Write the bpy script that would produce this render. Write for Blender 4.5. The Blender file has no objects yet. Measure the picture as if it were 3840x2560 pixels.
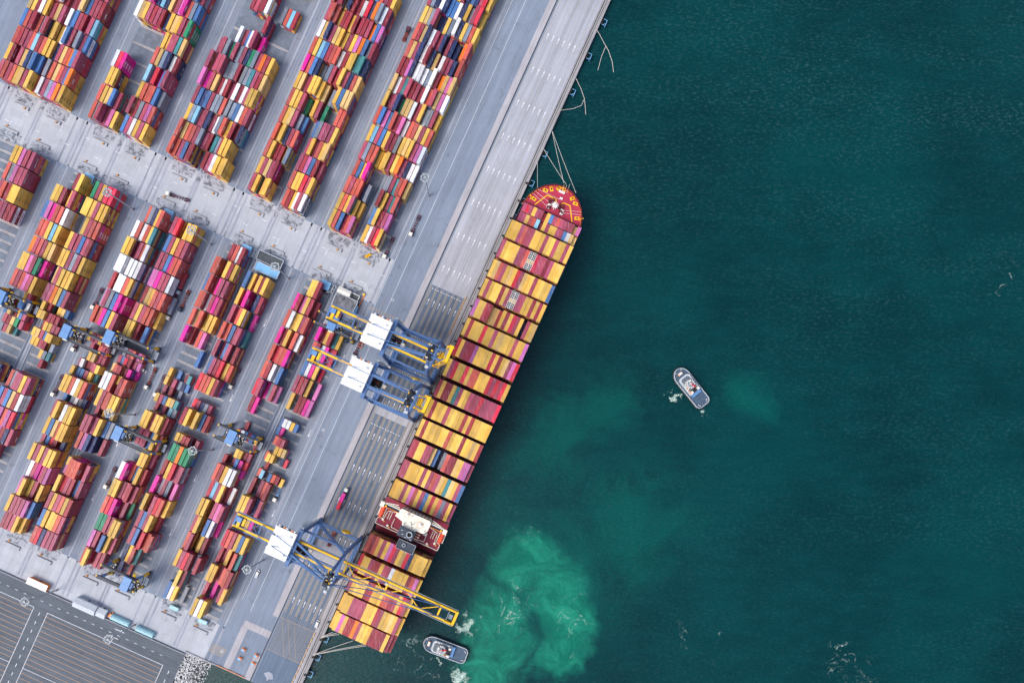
import bpy, bmesh, math, random
import numpy as np
from mathutils import Vector, Matrix
from mathutils.bvhtree import BVHTree
random.seed(7)
C = bpy.context.scene
COL = C.collection
PI = math.pi
H = 483.0                      # drone height over the quay
SG = 2560.0 / H                # photo pixels per metre on the quay
ANG = math.radians(24.3)       # the quay runs 24.3 degrees off north
CA, SA = math.cos(ANG), math.sin(ANG)

def P(px, py, z=0.0):
    """surveyed point: plan position (m) of a photo pixel whose height z is known"""
    return Vector(((px - 1800) / 2560 * (H - z), (1635 - py) / 2560 * (H - z), z))
def Q(v, u, z=0.0):
    """port grid: v across the quay (towards the water), u along it (north-east)"""
    return Vector((22.64 + v * CA + u * SA, 66.98 + u * CA - v * SA, z))
def PQ(px, py, z=0.0):
    p = P(px, py, z); x, y = p.x - 22.64, p.y - 66.98
    return x * CA - y * SA, x * SA + y * CA

def lin(c):
    return tuple((x / 12.92 if x <= 0.04045 else ((x + 0.055) / 1.055) ** 2.4) for x in (k / 255 for k in c))

# ---------------------------------------------------------------- materials
def mat(name, col, rough=0.6, metal=0.0, noise=0.0, nscale=0.4, spec=0.4, col2=None, stretch=None, bump=0.0):
    m = bpy.data.materials.new(name); m.use_nodes = True
    nt = m.node_tree; b = nt.nodes['Principled BSDF']
    c = lin(col) if max(col) > 1.0 else col
    b.inputs['Base Color'].default_value = (*c, 1); b.inputs['Roughness'].default_value = rough
    b.inputs['Metallic'].default_value = metal; b.inputs['Specular IOR Level'].default_value = spec
    if noise or col2:
        g = nt.nodes.new('ShaderNodeNewGeometry')
        mp = nt.nodes.new('ShaderNodeMapping'); mp.inputs['Rotation'].default_value = (0, 0, ANG)
        mp2 = nt.nodes.new('ShaderNodeMapping'); mp2.inputs['Scale'].default_value = stretch or (1, 1, 1)
        n = nt.nodes.new('ShaderNodeTexNoise'); n.inputs['Scale'].default_value = nscale
        n.inputs['Detail'].default_value = 6; n.inputs['Roughness'].default_value = 0.62
        r = nt.nodes.new('ShaderNodeMapRange'); r.inputs[1].default_value = 0.3; r.inputs[2].default_value = 0.7
        mx = nt.nodes.new('ShaderNodeMix'); mx.data_type = 'RGBA'
        k = noise or 0.2
        c2 = (lin(col2) if max(col2) > 1 else col2) if col2 else tuple(min(1, x * (1 + k)) for x in c)
        c1 = c if col2 else tuple(x * (1 - k) for x in c)
        mx.inputs[6].default_value = (*c1, 1); mx.inputs[7].default_value = (*c2, 1)
        nt.links.new(g.outputs['Position'], mp.inputs['Vector']); nt.links.new(mp.outputs[0], mp2.inputs['Vector'])
        nt.links.new(mp2.outputs[0], n.inputs['Vector']); nt.links.new(n.outputs['Fac'], r.inputs[0])
        nt.links.new(r.outputs[0], mx.inputs[0]); nt.links.new(mx.outputs[2], b.inputs['Base Color'])
        if bump:
            bp = nt.nodes.new('ShaderNodeBump'); bp.inputs['Strength'].default_value = bump
            nt.links.new(n.outputs['Fac'], bp.inputs['Height']); nt.links.new(bp.outputs[0], b.inputs['Normal'])
    return m

class G:
    """tiny node-graph helper"""
    def __init__(s, m):
        m.use_nodes = True; s.nt = m.node_tree; s.b = s.nt.nodes['Principled BSDF']
        s.pos = s.nt.nodes.new('ShaderNodeNewGeometry').outputs['Position']
    def n(s, t, ins=(), **kw):
        d = s.nt.nodes.new(t)
        for k, v in kw.items(): setattr(d, k, v)
        for i, v in (ins.items() if isinstance(ins, dict) else enumerate(ins)):
            if v is None: continue
            if hasattr(v, 'is_output'): s.nt.links.new(v, d.inputs[i])
            else: d.inputs[i].default_value = v
        return d
    def math(s, op, *a): return s.n('ShaderNodeMath', a, operation=op).outputs[0]
    def mapr(s, v, a, b, c=0.0, d=1.0, smooth=True):
        return s.n('ShaderNodeMapRange', [v, a, b, c, d], interpolation_type='SMOOTHSTEP' if smooth else 'LINEAR').outputs[0]
    def mix(s, f, a, b):
        a = (*a, 1) if isinstance(a, tuple) and len(a) == 3 else a
        b = (*b, 1) if isinstance(b, tuple) and len(b) == 3 else b
        return s.n('ShaderNodeMix', {0: f, 6: a, 7: b}, data_type='RGBA').outputs[2]
    def mapping(s, vec, loc=(0, 0, 0), rot=(0, 0, 0), sc=(1, 1, 1)):
        return s.n('ShaderNodeMapping', [vec, loc, rot, sc]).outputs[0]
    def noise(s, vec, sc, det=5, rough=0.6, dist=0.0):
        return s.n('ShaderNodeTexNoise', {'Vector': vec, 'Scale': sc, 'Detail': det, 'Roughness': rough, 'Distortion': dist}).outputs['Fac']
    def grid(s):      # position in the port grid (x = v, y = u)
        return s.mapping(s.mapping(s.pos, loc=(-22.64, -66.98, 0)), rot=(0, 0, ANG))

# ---------------------------------------------------------------- mesh helper
class MB:
    def __init__(s): s.v = []; s.f = []; s.m = []
    def add(s, vs, fs, m=0):
        o = len(s.v); s.v.extend([tuple(x) for x in vs]); s.f.extend([tuple(i + o for i in f) for f in fs]); s.m.extend([m] * len(fs)); return s
    def box(s, x0, x1, y0, y1, z0, z1, m=0):
        return s.add([(x0,y0,z0),(x1,y0,z0),(x1,y1,z0),(x0,y1,z0),(x0,y0,z1),(x1,y0,z1),(x1,y1,z1),(x0,y1,z1)],
                     [(3,2,1,0),(4,5,6,7),(0,1,5,4),(1,2,6,5),(2,3,7,6),(3,0,4,7)], m)
    def cbox(s, x, y, z0, sx, sy, sz, m=0, a=0.0):
        ca, sa = math.cos(a), math.sin(a); vs = []
        for z in (z0, z0 + sz):
            for dx, dy in ((-1,-1),(1,-1),(1,1),(-1,1)):
                X, Y = dx * sx / 2, dy * sy / 2; vs.append((x + X*ca - Y*sa, y + X*sa + Y*ca, z))
        return s.add(vs, [(3,2,1,0),(4,5,6,7),(0,1,5,4),(1,2,6,5),(2,3,7,6),(3,0,4,7)], m)
    def beam(s, p, q, w, h=None, m=0, up=(0,0,1)):
        p, q = Vector(p), Vector(q); d = (q - p).normalized(); u = Vector(up)
        if abs(d.dot(u)) > 0.98: u = Vector((1, 0, 0))
        a = d.cross(u).normalized(); b = a.cross(d).normalized(); h = h or w; vs = []
        for c in (p, q):
            for i, j in ((-1,-1),(1,-1),(1,1),(-1,1)): vs.append(c + a * (i*w/2) + b * (j*h/2))
        return s.add(vs, [(0,1,2,3),(7,6,5,4),(4,5,1,0),(5,6,2,1),(6,7,3,2),(7,4,0,3)], m)
    def tube(s, pts, r, n=6, m=0):
        pts = [Vector(p) for p in pts]; vs = []; fs = []
        for i, p in enumerate(pts):
            d = (pts[min(i+1, len(pts)-1)] - pts[max(i-1, 0)]).normalized()
            u = Vector((0,0,1)) if abs(d.z) < 0.95 else Vector((1,0,0))
            a = d.cross(u).normalized(); b = a.cross(d)
            rr = r[i] if isinstance(r, (list, tuple)) else r
            for k in range(n):
                t = 2*PI*k/n; vs.append(p + a*(rr*math.cos(t)) + b*(rr*math.sin(t)))
        for i in range(len(pts)-1):
            for k in range(n):
                j = (k+1) % n; fs.append((i*n+k, i*n+j, (i+1)*n+j, (i+1)*n+k))
        fs.append(tuple(range(n-1, -1, -1))); fs.append(tuple((len(pts)-1)*n + k for k in range(n)))
        return s.add(vs, fs, m)
    def cyl(s, x, y, z0, z1, r, n=14, m=0, r1=None):
        return s.tube([(x,y,z0),(x,y,z1)], [r, r if r1 is None else r1], n, m)
    def prism(s, poly, z0, z1, m=0, mtop=None):
        n = len(poly)
        a = sum(poly[i][0]*poly[(i+1)%n][1] - poly[(i+1)%n][0]*poly[i][1] for i in range(n))
        if a < 0: poly = poly[::-1]
        vs = [(p[0], p[1], z0) for p in poly] + [(p[0], p[1], z1) for p in poly]
        s.add(vs, [tuple(range(n-1,-1,-1))] + [(i,(i+1)%n,n+(i+1)%n,n+i) for i in range(n)], m)
        o = len(s.v) - 2*n; s.f.append(tuple(o + n + i for i in range(n))); s.m.append(m if mtop is None else mtop); return s
    def sheet(s, poly, z, m=0):
        n = len(poly)
        a = sum(poly[i][0]*poly[(i+1)%n][1] - poly[(i+1)%n][0]*poly[i][1] for i in range(n))
        if a < 0: poly = poly[::-1]
        return s.add([(p[0], p[1], z) for p in poly], [tuple(range(n))], m)
    def build(s, name, mats, parent=None, smooth=False):
        me = bpy.data.meshes.new(name); me.from_pydata(s.v, [], s.f)
        for x in (mats if isinstance(mats, (list, tuple)) else [mats]): me.materials.append(x)
        me.polygons.foreach_set('material_index', s.m)
        if smooth: me.polygons.foreach_set('use_smooth', [True]*len(s.f))
        me.update()
        o = bpy.data.objects.new(name, me); COL.objects.link(o)
        if parent is not None: o.parent = parent
        return o

def tag(o, label=None, cat=None, group=None, kind=None):
    if label: o['label'] = label
    if cat: o['category'] = cat
    if group: o['group'] = group
    if kind: o['kind'] = kind
    return o
def empty(name, loc, rz=-ANG, label=None, cat=None, group=None):
    o = bpy.data.objects.new(name, None); COL.objects.link(o); o.location = loc; o.rotation_euler = (0, 0, rz)
    o.empty_display_size = 2
    return tag(o, label, cat, group)
def struct(o): o['kind'] = 'structure'; return o
def place(o, loc, rz=-ANG): o.location = loc; o.rotation_euler = (0, 0, rz); return o
def copy_tree(o, parent=None):
    c = o.copy(); COL.objects.link(c); c.parent = parent
    for ch in list(o.children): copy_tree(ch, c)
    return c
ORD = ['zeroth','first','second','third','fourth','fifth','sixth','seventh','eighth','ninth','tenth','eleventh','twelfth',
       'thirteenth','fourteenth','fifteenth','sixteenth','seventeenth','eighteenth','nineteenth','twentieth','twenty-first','twenty-second',
       'twenty-third','twenty-fourth','twenty-fifth','twenty-sixth','twenty-seventh','twenty-eighth','twenty-ninth','thirtieth']

def text_geo(txt, size=1.0):
    cu = bpy.data.curves.new('t', 'FONT'); cu.body = txt; cu.size = size; cu.resolution_u = 1
    cu.align_x = 'CENTER'; cu.align_y = 'CENTER'; cu.offset = 0.02 * size
    o = bpy.data.objects.new('t', cu); COL.objects.link(o)
    dg = bpy.context.evaluated_depsgraph_get(); dg.update()
    me = bpy.data.meshes.new_from_object(o.evaluated_get(dg))
    r = ([tuple(v.co) for v in me.vertices], [tuple(p.vertices) for p in me.polygons])
    bpy.data.objects.remove(o); bpy.data.curves.remove(cu); bpy.data.meshes.remove(me)
    return r

# ---------------------------------------------------------------- shared materials
M_blue  = mat('crane_blue', (76, 111, 160), 0.5, noise=0.14, nscale=0.25)
M_navy  = mat('dark_blue_steel', (30, 46, 72), 0.55, noise=0.25, nscale=0.5)
M_yel   = mat('crane_yellow', (238, 186, 20), 0.5, noise=0.12, nscale=0.4)
M_white = mat('white_paint', (232, 232, 230), 0.5, noise=0.1, nscale=0.35)
M_offw  = mat('off_white_paint', (225, 222, 212), 0.5, noise=0.12, nscale=0.9)
M_dark  = mat('dark_steel', (34, 36, 42), 0.6, noise=0.3, nscale=1.2)
M_grey  = mat('grey_steel', (120, 130, 140), 0.55, noise=0.15, nscale=0.8)
M_lgrey = mat('light_grey_paint', (180, 188, 196), 0.55, noise=0.1, nscale=0.5)
M_roofb = mat('sky_blue_roof', (120, 178, 222), 0.45, noise=0.06, nscale=0.6)
M_ehous = mat('mid_blue_paint', (92, 138, 190), 0.45, noise=0.08, nscale=0.6)
M_red   = mat('signal_red', (200, 30, 40), 0.5)
M_maroon= mat('deck_maroon', (140, 34, 58), 0.6, noise=0.18, nscale=0.5)
M_marod = mat('maroon_steel', (96, 24, 40), 0.6, noise=0.3, nscale=0.7)
M_orange= mat('orange_paint', (238, 130, 40), 0.5, noise=0.12, nscale=0.8)
M_lboat = mat('lifeboat_orange', (240, 84, 50), 0.4, noise=0.08, nscale=1.0)
M_glass = mat('dark_glass', (22, 30, 40), 0.1, spec=0.6)
M_tyre  = mat('tyre_rubber', (22, 22, 24), 0.85)
M_black = mat('black_machinery', (16, 17, 20), 0.6, noise=0.4, nscale=2.0)
M_chass = mat('chassis_maroon', (88, 52, 72), 0.6, noise=0.2, nscale=1.0)
M_rope  = mat('mooring_rope', (190, 185, 178), 0.9)
M_cream = mat('cream_paint', (232, 226, 208), 0.5, noise=0.08, nscale=1.0)
M_hull  = mat('hull_blue', (60, 72, 104), 0.5, noise=0.15, nscale=0.2)
M_conc  = mat('weathered_concrete', (150, 152, 158), 0.85, noise=0.16, nscale=0.5)
M_teal  = mat('pale_teal_paint', (150, 196, 208), 0.45, noise=0.1, nscale=0.7)
M_copper= mat('rusty_red_steel', (120, 48, 44), 0.7, noise=0.3, nscale=0.8)
# ================================================================ CONTAINERS
PAL = {'y':(226,180,80),'m':(164,72,96),'r':(150,48,62),'R':(212,44,70),'o':(196,88,76),'O':(240,122,36),'k':(212,176,112),
       'b':(72,116,172),'n':(42,56,100),'c':(128,184,212),'t':(62,134,140),'g':(30,134,96),'G':(128,138,154),'w':(230,232,236),
       'p':(222,28,150),'P':(196,104,164)}
CNAME = {'y':'yellow','m':'plum red','r':'dark red','R':'bright red','o':'brick red','O':'orange','k':'tan','b':'blue','n':'navy',
         'c':'pale blue','t':'teal','g':'green','G':'grey','w':'white','p':'magenta','P':'pink'}
LOWER = 'yyyyymmmmrrrrroooobbnGwpptkR'
# block: (north?, v of its first lane, rows).  row: index, length, colours per lane, tiers per lane
BL = {}
def blk(name, north, v0, text):
    rows = []
    for ln in text.strip().splitlines():
        p = ln.split()
        rows.append((float(p[0]), p[1], p[2], p[3] if len(p) > 3 else None))
    BL[name] = (north, v0, rows)
VS = {'E': -149.8, 'D': -210.4, 'C': -270.6, 'B': -331.5, 'A': -392.4}
blk('NE1', 1, VS['E'], """
0 4 yobroP 444345
1 4 yoymyy 444532
2 4 omoonG 444423
3 4 obyp.. 333500
4 4 mGooyy 444422
5 4 ycmbyr
6 4 obPbor
7 4 yrmngk
8 4 kwmtmr
9 4 rrPnww
10 4 okmnwr
11 4 orknwm
12 4 ykGmnn 444522
13 4 mGnwnb
14 4 mrbykc
15 4 mormyb""")
blk('NE2', 1, VS['E'] + 24.3, """
0 4 ywmRyk 334450
1 4 byrmP. 343330
2 4 rymto. 432240
3 4 Gmtook 222443
4 4 yOmnww 443333
5 4 ykymPw 555444
6 4 ookmyo
7 4 rywGmy 453443
8 4 womkPw
9 4 wrOkPk
10 4 wrmn.o 333305
11 4 mnn.Oo 332045
12 4 wnyGoy
13 4 nyGmRy
14 4 nbnmRy
15 4 byntyy""")
blk('ND1', 1, VS['D'], """
0 4 myryyr 442450
1 4 ymkmr. 444450
2 4 oyrryG 443324
3 4 oyynmo
4 4 oykmGb 444432
5 4 oyymg. 444420
6 4 ykmryy 443455
7 4 pobnGG 444422
8 4 oycbro
9 4 wknmky
10 4 mooyrr
11 4 omrynr
12 4 yrmoby""")
blk('ND2', 1, VS['D'] + 24.3, """
0 4 orywmw 333455
1 4 oyyRmy 444445
2 4 mrPbrm 444443
3 4 mymoyk 343445
4 4 bGmmmy
5 4 g...oo 200044
6 4 GGybkk 225555
7 4 rymnok
8 4 ryyttn
9 4 yPObGr
10 4 rrmObP
11 4 RnOGwr
12 4 rbomry""")
blk('NC1', 1, VS['C'], """
0 4 oombmr
1 4 okoomG
2 4 yGcmmn
3 4 mbnbmG
4 4 Ppmkrw
5 4 mmmmGG
6 4 mmGgmG
7 4 ...wmb 000322
9 4 ...rmr 000333
10 4 yrmm.r 333302""")
blk('NC2', 1, VS['C'] + 24.3, """
0 4 rmwyyy 444445
1 4 tGryy. 334550
2 4 Goyrrn
3 4 GGbwom
4 4 wrwmyy 444455
5 4 GGtmrk
6 4 gGmOry
7 4 p..... 200000
8 4 r..... 400000
9 4 ..Gocr 002222
11 4 rm.ryn 440333
12 4 mrGnmo""")
blk('NB1', 1, VS['B'], """
0 4 oGmmPy 445333
1 4 oykbm. 444430
2 4 oyy... 355000
3 4 wRp... 444000
6 4 wkymrm
7 4 mmPpnc
8 4 rmymrk""")
blk('NB2', 1, VS['B'] + 24.3, """
0 4 bmwymy
1 4 mrGmPo 544444
2 4 yooobG 444443
3 4 cmRpbm
4 4 okGnwr 444433
5 4 yymmtk 334444
6 4 ykymmg 444445
7 4 mPpoGb
8 4 oyrGbm""")
blk('NA1', 1, VS['A'] - 8.64, """
0 4 momoykmyy 444444445
1 4 yrmmknGbb
2 4 ormmocroy
3 4 bomrocmyy
4 4 kyrwymokm 444443344
5 4 ormooomwr""")
blk('NA2', 1, VS['A'] + 24.3, """
0 4 mGPOmy 444445
1 4 okombO 444445
2 4 mkoObm 444455
3 4 bmyGmb
4 4 bmrmmc
5 4 wkbmmr
6 4 mrGmrm""")
blk('SE1', 0, VS['E'], """
2 4 ..yyr. 003440
4 4 prPyrr 343442
6 4 owyymo 443445
8 4 pryoow 434254
10 4 oRoop. 434450
12 4 orwwb. 444240
14 4 RmpGmP 451232
16 4 rp.... 220000
18 2 .r.... 010000
19 2 mwbrby 222232
20 2 .....r 000001
21 2 ..yyrm 003322
22 2 r.mbpR 302332
23 2 wm.bmp 220312
24 4 oryww. 555550
26 4 Rcmyrw 444522
28 4 yynmPm 551445
30 4 myrbwp 451441
32 4 omyyr. 451330
34 4 ymRrGr 555535
36 4 ..yr.. 005400
38 4 bwy.G. 222010""")
blk('SE2', 0, VS['E'] + 24.3, """
4 4 wPr... 221000
6 4 pryrty 423422
8 4 orwprR 332212
10 4 bwpyR. 333310
12 4 mrmyrP 444302
14 4 y.rrpP 202222
16 2 .wwyb. 022220
16 2 b..... 100000
17 2 bp.... 110000
18 2 norm.. 134400
19 2 ..yyk. 003330
20 2 oyy.nR 133011
21 2 .r.... 010000
22 2 oc.bor 120222
24 4 r.mor. 202230
25 2 ....y. 000020
26 4 yymnm. 555230
28 4 rb.yp. 430330
30 4 Romyby 555555
32 4 rmyrot 323054
34 4 yymoor 553455
36 4 m.p.my 202034
38 4 ywy... 555000""")
blk('SD1', 0, VS['D'], """
2 4 ..rowr 003334
4 4 ookyry 452444
6 4 borpmm 453455
8 4 oowmpm 453444
10 4 okoyyy 434233
12 4 pr.oP. 420220
14 4 .....b 000002
16 2 y.b.rt 201012
17 2 y.mGnb 202111
18 2 m.r.G. 102010
19 2 ymbykt 333333
20 2 r.m.cG 101022
21 2 .m..r. 010020
22 4 yymyyr 554554
24 4 mmmbyr 334343
26 4 ...yym 000442
28 4 wpobyr 553343
30 4 yymmrm 554454
32 4 oRprmg 555232
34 4 ggmmyy 444455
36 4 Pmrbym 443543
38 4 oyrmm. 452330""")
blk('SD2', 0, VS['D'] + 24.3, """
4 4 bymyry 432445
6 4 ymp.nr 425033
8 4 mroy.p 434502
10 4 oobmmt 544452
12 4 mmbmtr 423424
14 4 bmrRyo 344433
16 4 Rooyr. 555550
18 2 RmnGm. 222220
19 2 wmnr.m 222101
20 4 ry.ybr 554533
22 2 yyrr.m 334403
23 2 myyr.y 123302
24 4 .ggOgg 055555
26 4 rmyRmm 305545
28 4 pwmG.P 423304
30 4 yrmRoy 535554
32 4 mbmyrt 444520
34 4 mbrRoo 443545
36 4 nyot.. 334300
38 4 n.r..r 201020""")
blk('SC1', 0, VS['C'], """
2 4 .oGnyo 034445
4 4 wowoyt 444445
6 4 yyrmow 553445
8 4 wwwwww 553555
10 4 rkwwoy 435555
12 4 PmGbpp 455554
14 4 oopbym 555555
16 2 ymmymm 333333
17 2 .m.omr 020222
18 2 ..ykmm 003322
19 2 mwrmmy 232233
20 2 ybbmyt 433332
21 2 .mm..y 033004
22 4 yyowyo 555555
23 2 b.GwGn 202222
25 4 mypwyy 452555
27 4 ybkoyy 444455
28 2 mbRrmn 333303
30 4 ymymyy 555555
32 4 wmppmP 333344
34 4 Pyym.y 453304
36 4 ymmmPb 555554
38 4 mmmyyr 444430""")
blk('SC2', 0, VS['C'] + 24.3, """
2 4 mRryyy 552445
4 4 bmyoom 444455
6 4 mmbpoo 444455
8 4 PPpmmw 455555
10 4 rkyomo 444555
12 4 mymooy 555553
14 4 yyr.b. 554040
16 2 nGmoPm 333322
17 2 mbRrmP 223322
18 2 korrpp 344331
19 2 ymyy.. 434400
20 4 wworro 555355
22 4 ymooyy 444555
23 2 m.ybk. 202220
25 4 mmmybG 554422
27 4 oPnn.m 444302
29 2 ympprn 444433
30 4 PoooRm 455524
32 4 yRmrbm 544434
34 4 mymoyr 555555
36 4 byyyom 555555
38 4 oRnmmm 555555""")
blk('SB1', 0, VS['B'], """
2 4 ...rmy 000345
4 4 yymrym 444245
6 4 bPpoow 555555
8 4 oooycy 444555
10 4 Omomyk 444444
12 4 yyPmgp 555554
14 4 omoPmy 555555
15 2 ..bym. 002330
16 2 m.bbw. 302320
17 2 bkrybm 332233
18 2 mrkg.m 222203
19 2 Gmkt.. 222100
24 4 omrbyn 444444
26 4 bmbkrw 444444""")
blk('SB2', 0, VS['B'] + 24.3, """
2 4 gmymRR 444455
4 4 yyymyy 555555
6 4 GGymoo 225555
8 4 ymmbmr 555555
10 4 yymGmy 555555
12 4 kmyyyr 455553
14 4 mmOybm 555555
15 2 yr.ykb 430222
16 2 yymrr. 443330
17 2 .ryymm 023333
18 2 ykmbyy 333344
19 2 yymr.G 222202
20 2 ...yGt 000222
21 2 ....r. 000020
24 4 oGmmym 445555
26 4 bmbkrw 555555
28 4 moPoPR 555555
30 4 mGPrnm 333333
32 4 .rpm.. 044400""")
blk('SA2', 0, VS['A'] + 24.3, """
2 4 yyPmmm 444455
4 4 oGPrmm 444455
6 4 moryyy 444455
8 4 mbmmrr 444444""")
BAYS = [(78.7,'yyymommyyymyymyymy',''),(63.6,'myyyymmo##Rmmrmyyy',''),(48.1,'ykomykyRmkyymyyyyb',''),(33.3,'ymyyyrym##mmyyryry',''),
        (17.8,'PyyrrkkryryRmynmyk','6:5 7:5 8:5 15:4'),(2.7,'yryyyRyymykyyymyyP',''),(-12.8,'RymrrPyyyyRyrykmPR',''),(-28.8,'ymRyyRyooyyyRmRmRy',''),
        (-44.8,'ryrrytmyymmmRmmmmR',''),(-60.4,'yryyymyyyyryryyyyy',''),(-75.6,'yryyyyyyoyyyryykyr',''),(-91.3,'mryymmkbnGorrkyPPm','1:6 7:6 8:5 9:3 10:5 18:6'),
        (-107.,'mmyyyymymomkytkymb','1:6'),(-122.4,'yyymyPoymbyRyoGmym','1:6 18:6'),
        (-165.,'oroymyPRmykRnyyyyy','18:6'),(-180.9,'RyymrrymmwyyyyroPy','1:6 18:6'),(-196.3,'myyyyrryyyoormyRmy','1:6 18:6'),
        (-210.9,'yyymmmmyyyrmyykymy','1:6 18:6'),(-225.1,'yyPyrrOmyyyrrrrymr','1:6 17:6 18:5')]
SV0, SLW, SZ0, STH = -32.6, 2.448, 13.3, 2.6
def ship_u(upx, z=31.5): return -70.3 + (upx + 70.3) * (H - z) / H

class Ct: __slots__ = ('v','u','z','L','h','c','rgb','top','where','info','side','n','rack')
CTS = []
rng = random.Random(11)
def jitter(ch):
    r, g, b = PAL[ch]; k = rng.uniform(0.84, 1.06); d = rng.uniform(-5, 5)
    return tuple(lin((max(3, min(250, r*k+d)), max(3, min(250, g*k)), max(3, min(250, b*k-d)))))
def add_ct(v, u, z, L, h, ch, top, where, info, side):
    t = Ct(); t.v, t.u, t.z, t.L, t.h, t.c, t.top, t.where, t.info, t.side, t.n = v, u, z, L, h, ch, top, where, info, side, 0
    t.rgb = jitter('G' if ch == '#' else ch); t.rack = ch == '#'; CTS.append(t)
LANE = 2.88
FULL = {'NE1': 4, 'ND1': 5, 'NC1': 1, 'NB1': 6, 'NA1': 0}
for bn, (north, v0, rows) in BL.items():
    order = sorted({r[0] for r in rows})
    for idx, ln, cols, hts in rows:
        L = 12.19 if ln == '4' else 6.06
        ub = (19.2 + 12.85*idx) if north else (-18.1 - 6.47*idx)
        if not hts: hts = ''.join(rng.choice('3444445') for _ in cols)
        if bn in FULL and idx >= FULL[bn]:      # the northern blocks run on across the centre strip
            e = rng.choice(cols.replace('.', '') or 'm') + rng.choice('mrGknow'); cols += e; hts += rng.choice(('43','44','33','34'))
        hs = [0 if (c == '.' or x == '0') else int(x) for c, x in zip(cols, hts)] + [0]
        rank = order.index(idx) + 1
        for i, ch in enumerate(cols):
            z = 0.06
            for k in range(hs[i]):
                top = k == hs[i]-1
                cc = ch if top else (ch if rng.random() < (0.6 if ch in 'yop' else 0.4) else rng.choice(LOWER))
                h = rng.choice((2.59, 2.9, 2.9))
                add_ct(v0 + (i+0.5)*LANE + rng.uniform(-.09,.09), ub + L/2 + 0.15 + rng.uniform(-.12,.12), z, L, h, cc, top, 'yard',
                       (bn, i+1, rank, north), k >= hs[i+1])
                z += h + 0.02
def ship_bay(bi, upx, cols, low, L=12.19, n=18, v0=SV0, z1=31.5, tiers=7, half=''):
    lows = {int(a.split(':')[0]): int(a.split(':')[1]) for a in low.split()}
    un = ship_u(upx, z1)
    for i, ch in enumerate(cols[:n]):
        if ch == '.': continue
        T = lows.get(i+1, tiers)
        for k in range(T):
            top = k == T-1
            nb = lows.get(i+2, tiers) if i+1 < n else 0
            cc = ch if top else rng.choice(LOWER[:14])
            add_ct(v0 + (i+0.5)*SLW + .13*sum(i >= q for q in (5, 9, 13)), un - L/2, SZ0 + k*STH, L, STH - 0.02, cc, top, 'ship', (bi, i+1, half), k >= nb)
for bi, (upx, cols, low) in enumerate(BAYS): ship_bay(bi + 2, upx, cols, low)
ship_bay(1, 93.3, 'mRmymmr.bmommmmkP', '7:4 16:4', 6.06, 17, -30.3, 26.3, 5, 'front ')
ship_bay(1, 86.3, 'mmyoocr.myymmbwkk', '7:4 17:4', 6.06, 17, -30.3, 26.3, 5, 'rear ')
ship_bay(1, 93.3, '.......y..', '', 12.5, 9, -30.3, 26.3, 5)

# which 300 show largest: rays from the drone
def box_pts(t):
    hv, hu = 1.219, t.L/2
    return [Q(t.v+a*hv, t.u+b*hu, z) for z in (t.z, t.z+t.h) for a, b in ((-1,-1),(1,-1),(1,1),(-1,1))]
vv, ff = [], []
for k, t in enumerate(CTS):
    vv += [tuple(p) for p in box_pts(t)]; o = 8*k
    ff += [(o+4,o+5,o+6,o+7),(o,o+1,o+5,o+4),(o+1,o+2,o+6,o+5),(o+2,o+3,o+7,o+6),(o+3,o,o+4,o+7)]
bvh = BVHTree.FromPolygons(vv, ff)
cam = Vector((0, 0, H))
for iy in range(0, 2560, 6):
    for ix in range(0, 2190, 6):
        d = Vector(((ix - 1800)/2560, (1635 - iy)/2560, -1))
        loc, nrm, fi, dist = bvh.ray_cast(cam, d)
        if fi is not None: CTS[fi//5].n += 1
del vv, ff, bvh
INDIV = set(id(t) for t in sorted([t for t in CTS if t.top and not t.rack], key=lambda t: -t.n)[:296])

# templates
def boxes(bs):
    V, F = [], []
    for x0,x1,y0,y1,z0,z1 in bs:
        o = len(V)
        V += [(x0,y0,z0),(x1,y0,z0),(x1,y1,z0),(x0,y1,z0),(x0,y0,z1),(x1,y0,z1),(x1,y1,z1),(x0,y1,z1)]
        F += [(o+3,o+2,o+1,o),(o+4,o+5,o+6,o+7),(o,o+1,o+5,o+4),(o+1,o+2,o+6,o+5),(o+2,o+3,o+7,o+6),(o+3,o,o+4,o+7)]
    return V, F
def ct_template(L, h, detail):
    W = 2.438; x, y = W/2, L/2
    if not detail: return boxes([(-x,x,-y,y,0,h)]), [1.0]
    b = [(-x+.035,x-.035,-y+.05,y-.03,.1,h-.012)]; k = [1.0]
    for sx in (-1, 1):
        a0, a1 = sorted((sx*x, sx*(x-.1)))
        b += [(a0,a1,-y+.12,y-.12,0,.16),(a0,a1,-y+.12,y-.12,h-.12,h-.016)]; k += [.9, 1.0]
        for sy in (-1, 1):
            c0, c1 = sorted((sy*y, sy*(y-.12))); b.append((a0,a1,c0,c1,.16,h-.12)); k.append(.9)
            b.append((a0,a1,*sorted((sy*y, sy*(y-.18))),h-.12,h)); k.append(-1)
    for sy in (-1, 1):
        c0, c1 = sorted((sy*y, sy*(y-.08))); b.append((-x+.12,x-.12,c0,c1,h-.14,h-.01)); k.append(.85)
    for dx in (-.8,-.35,.35,.8): b.append((dx-.03,dx+.03,-y+.02,-y+.06,.15,h-.15)); k.append(-2)
    return boxes(b), k
TPL = {}
def tpl(L, h, d):
    key = (round(L,2), round(h,2), d)
    if key not in TPL:
        (V, F), k = ct_template(L, h, d)
        TPL[key] = (np.array(V), np.array(F), np.repeat(np.array(k), 6))
    return TPL[key]
m_ct = bpy.data.materials.new('container_paint'); g = G(m_ct)
at = g.n('ShaderNodeAttribute', attribute_name='col').outputs['Color']
n1 = g.noise(g.pos, 0.55, 7, 0.68); n2 = g.noise(g.mapping(g.pos, rot=(0,0,ANG), sc=(1.6,.16,1)), 0.9, 4)
n3 = g.noise(g.pos, 0.13, 3)
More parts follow.
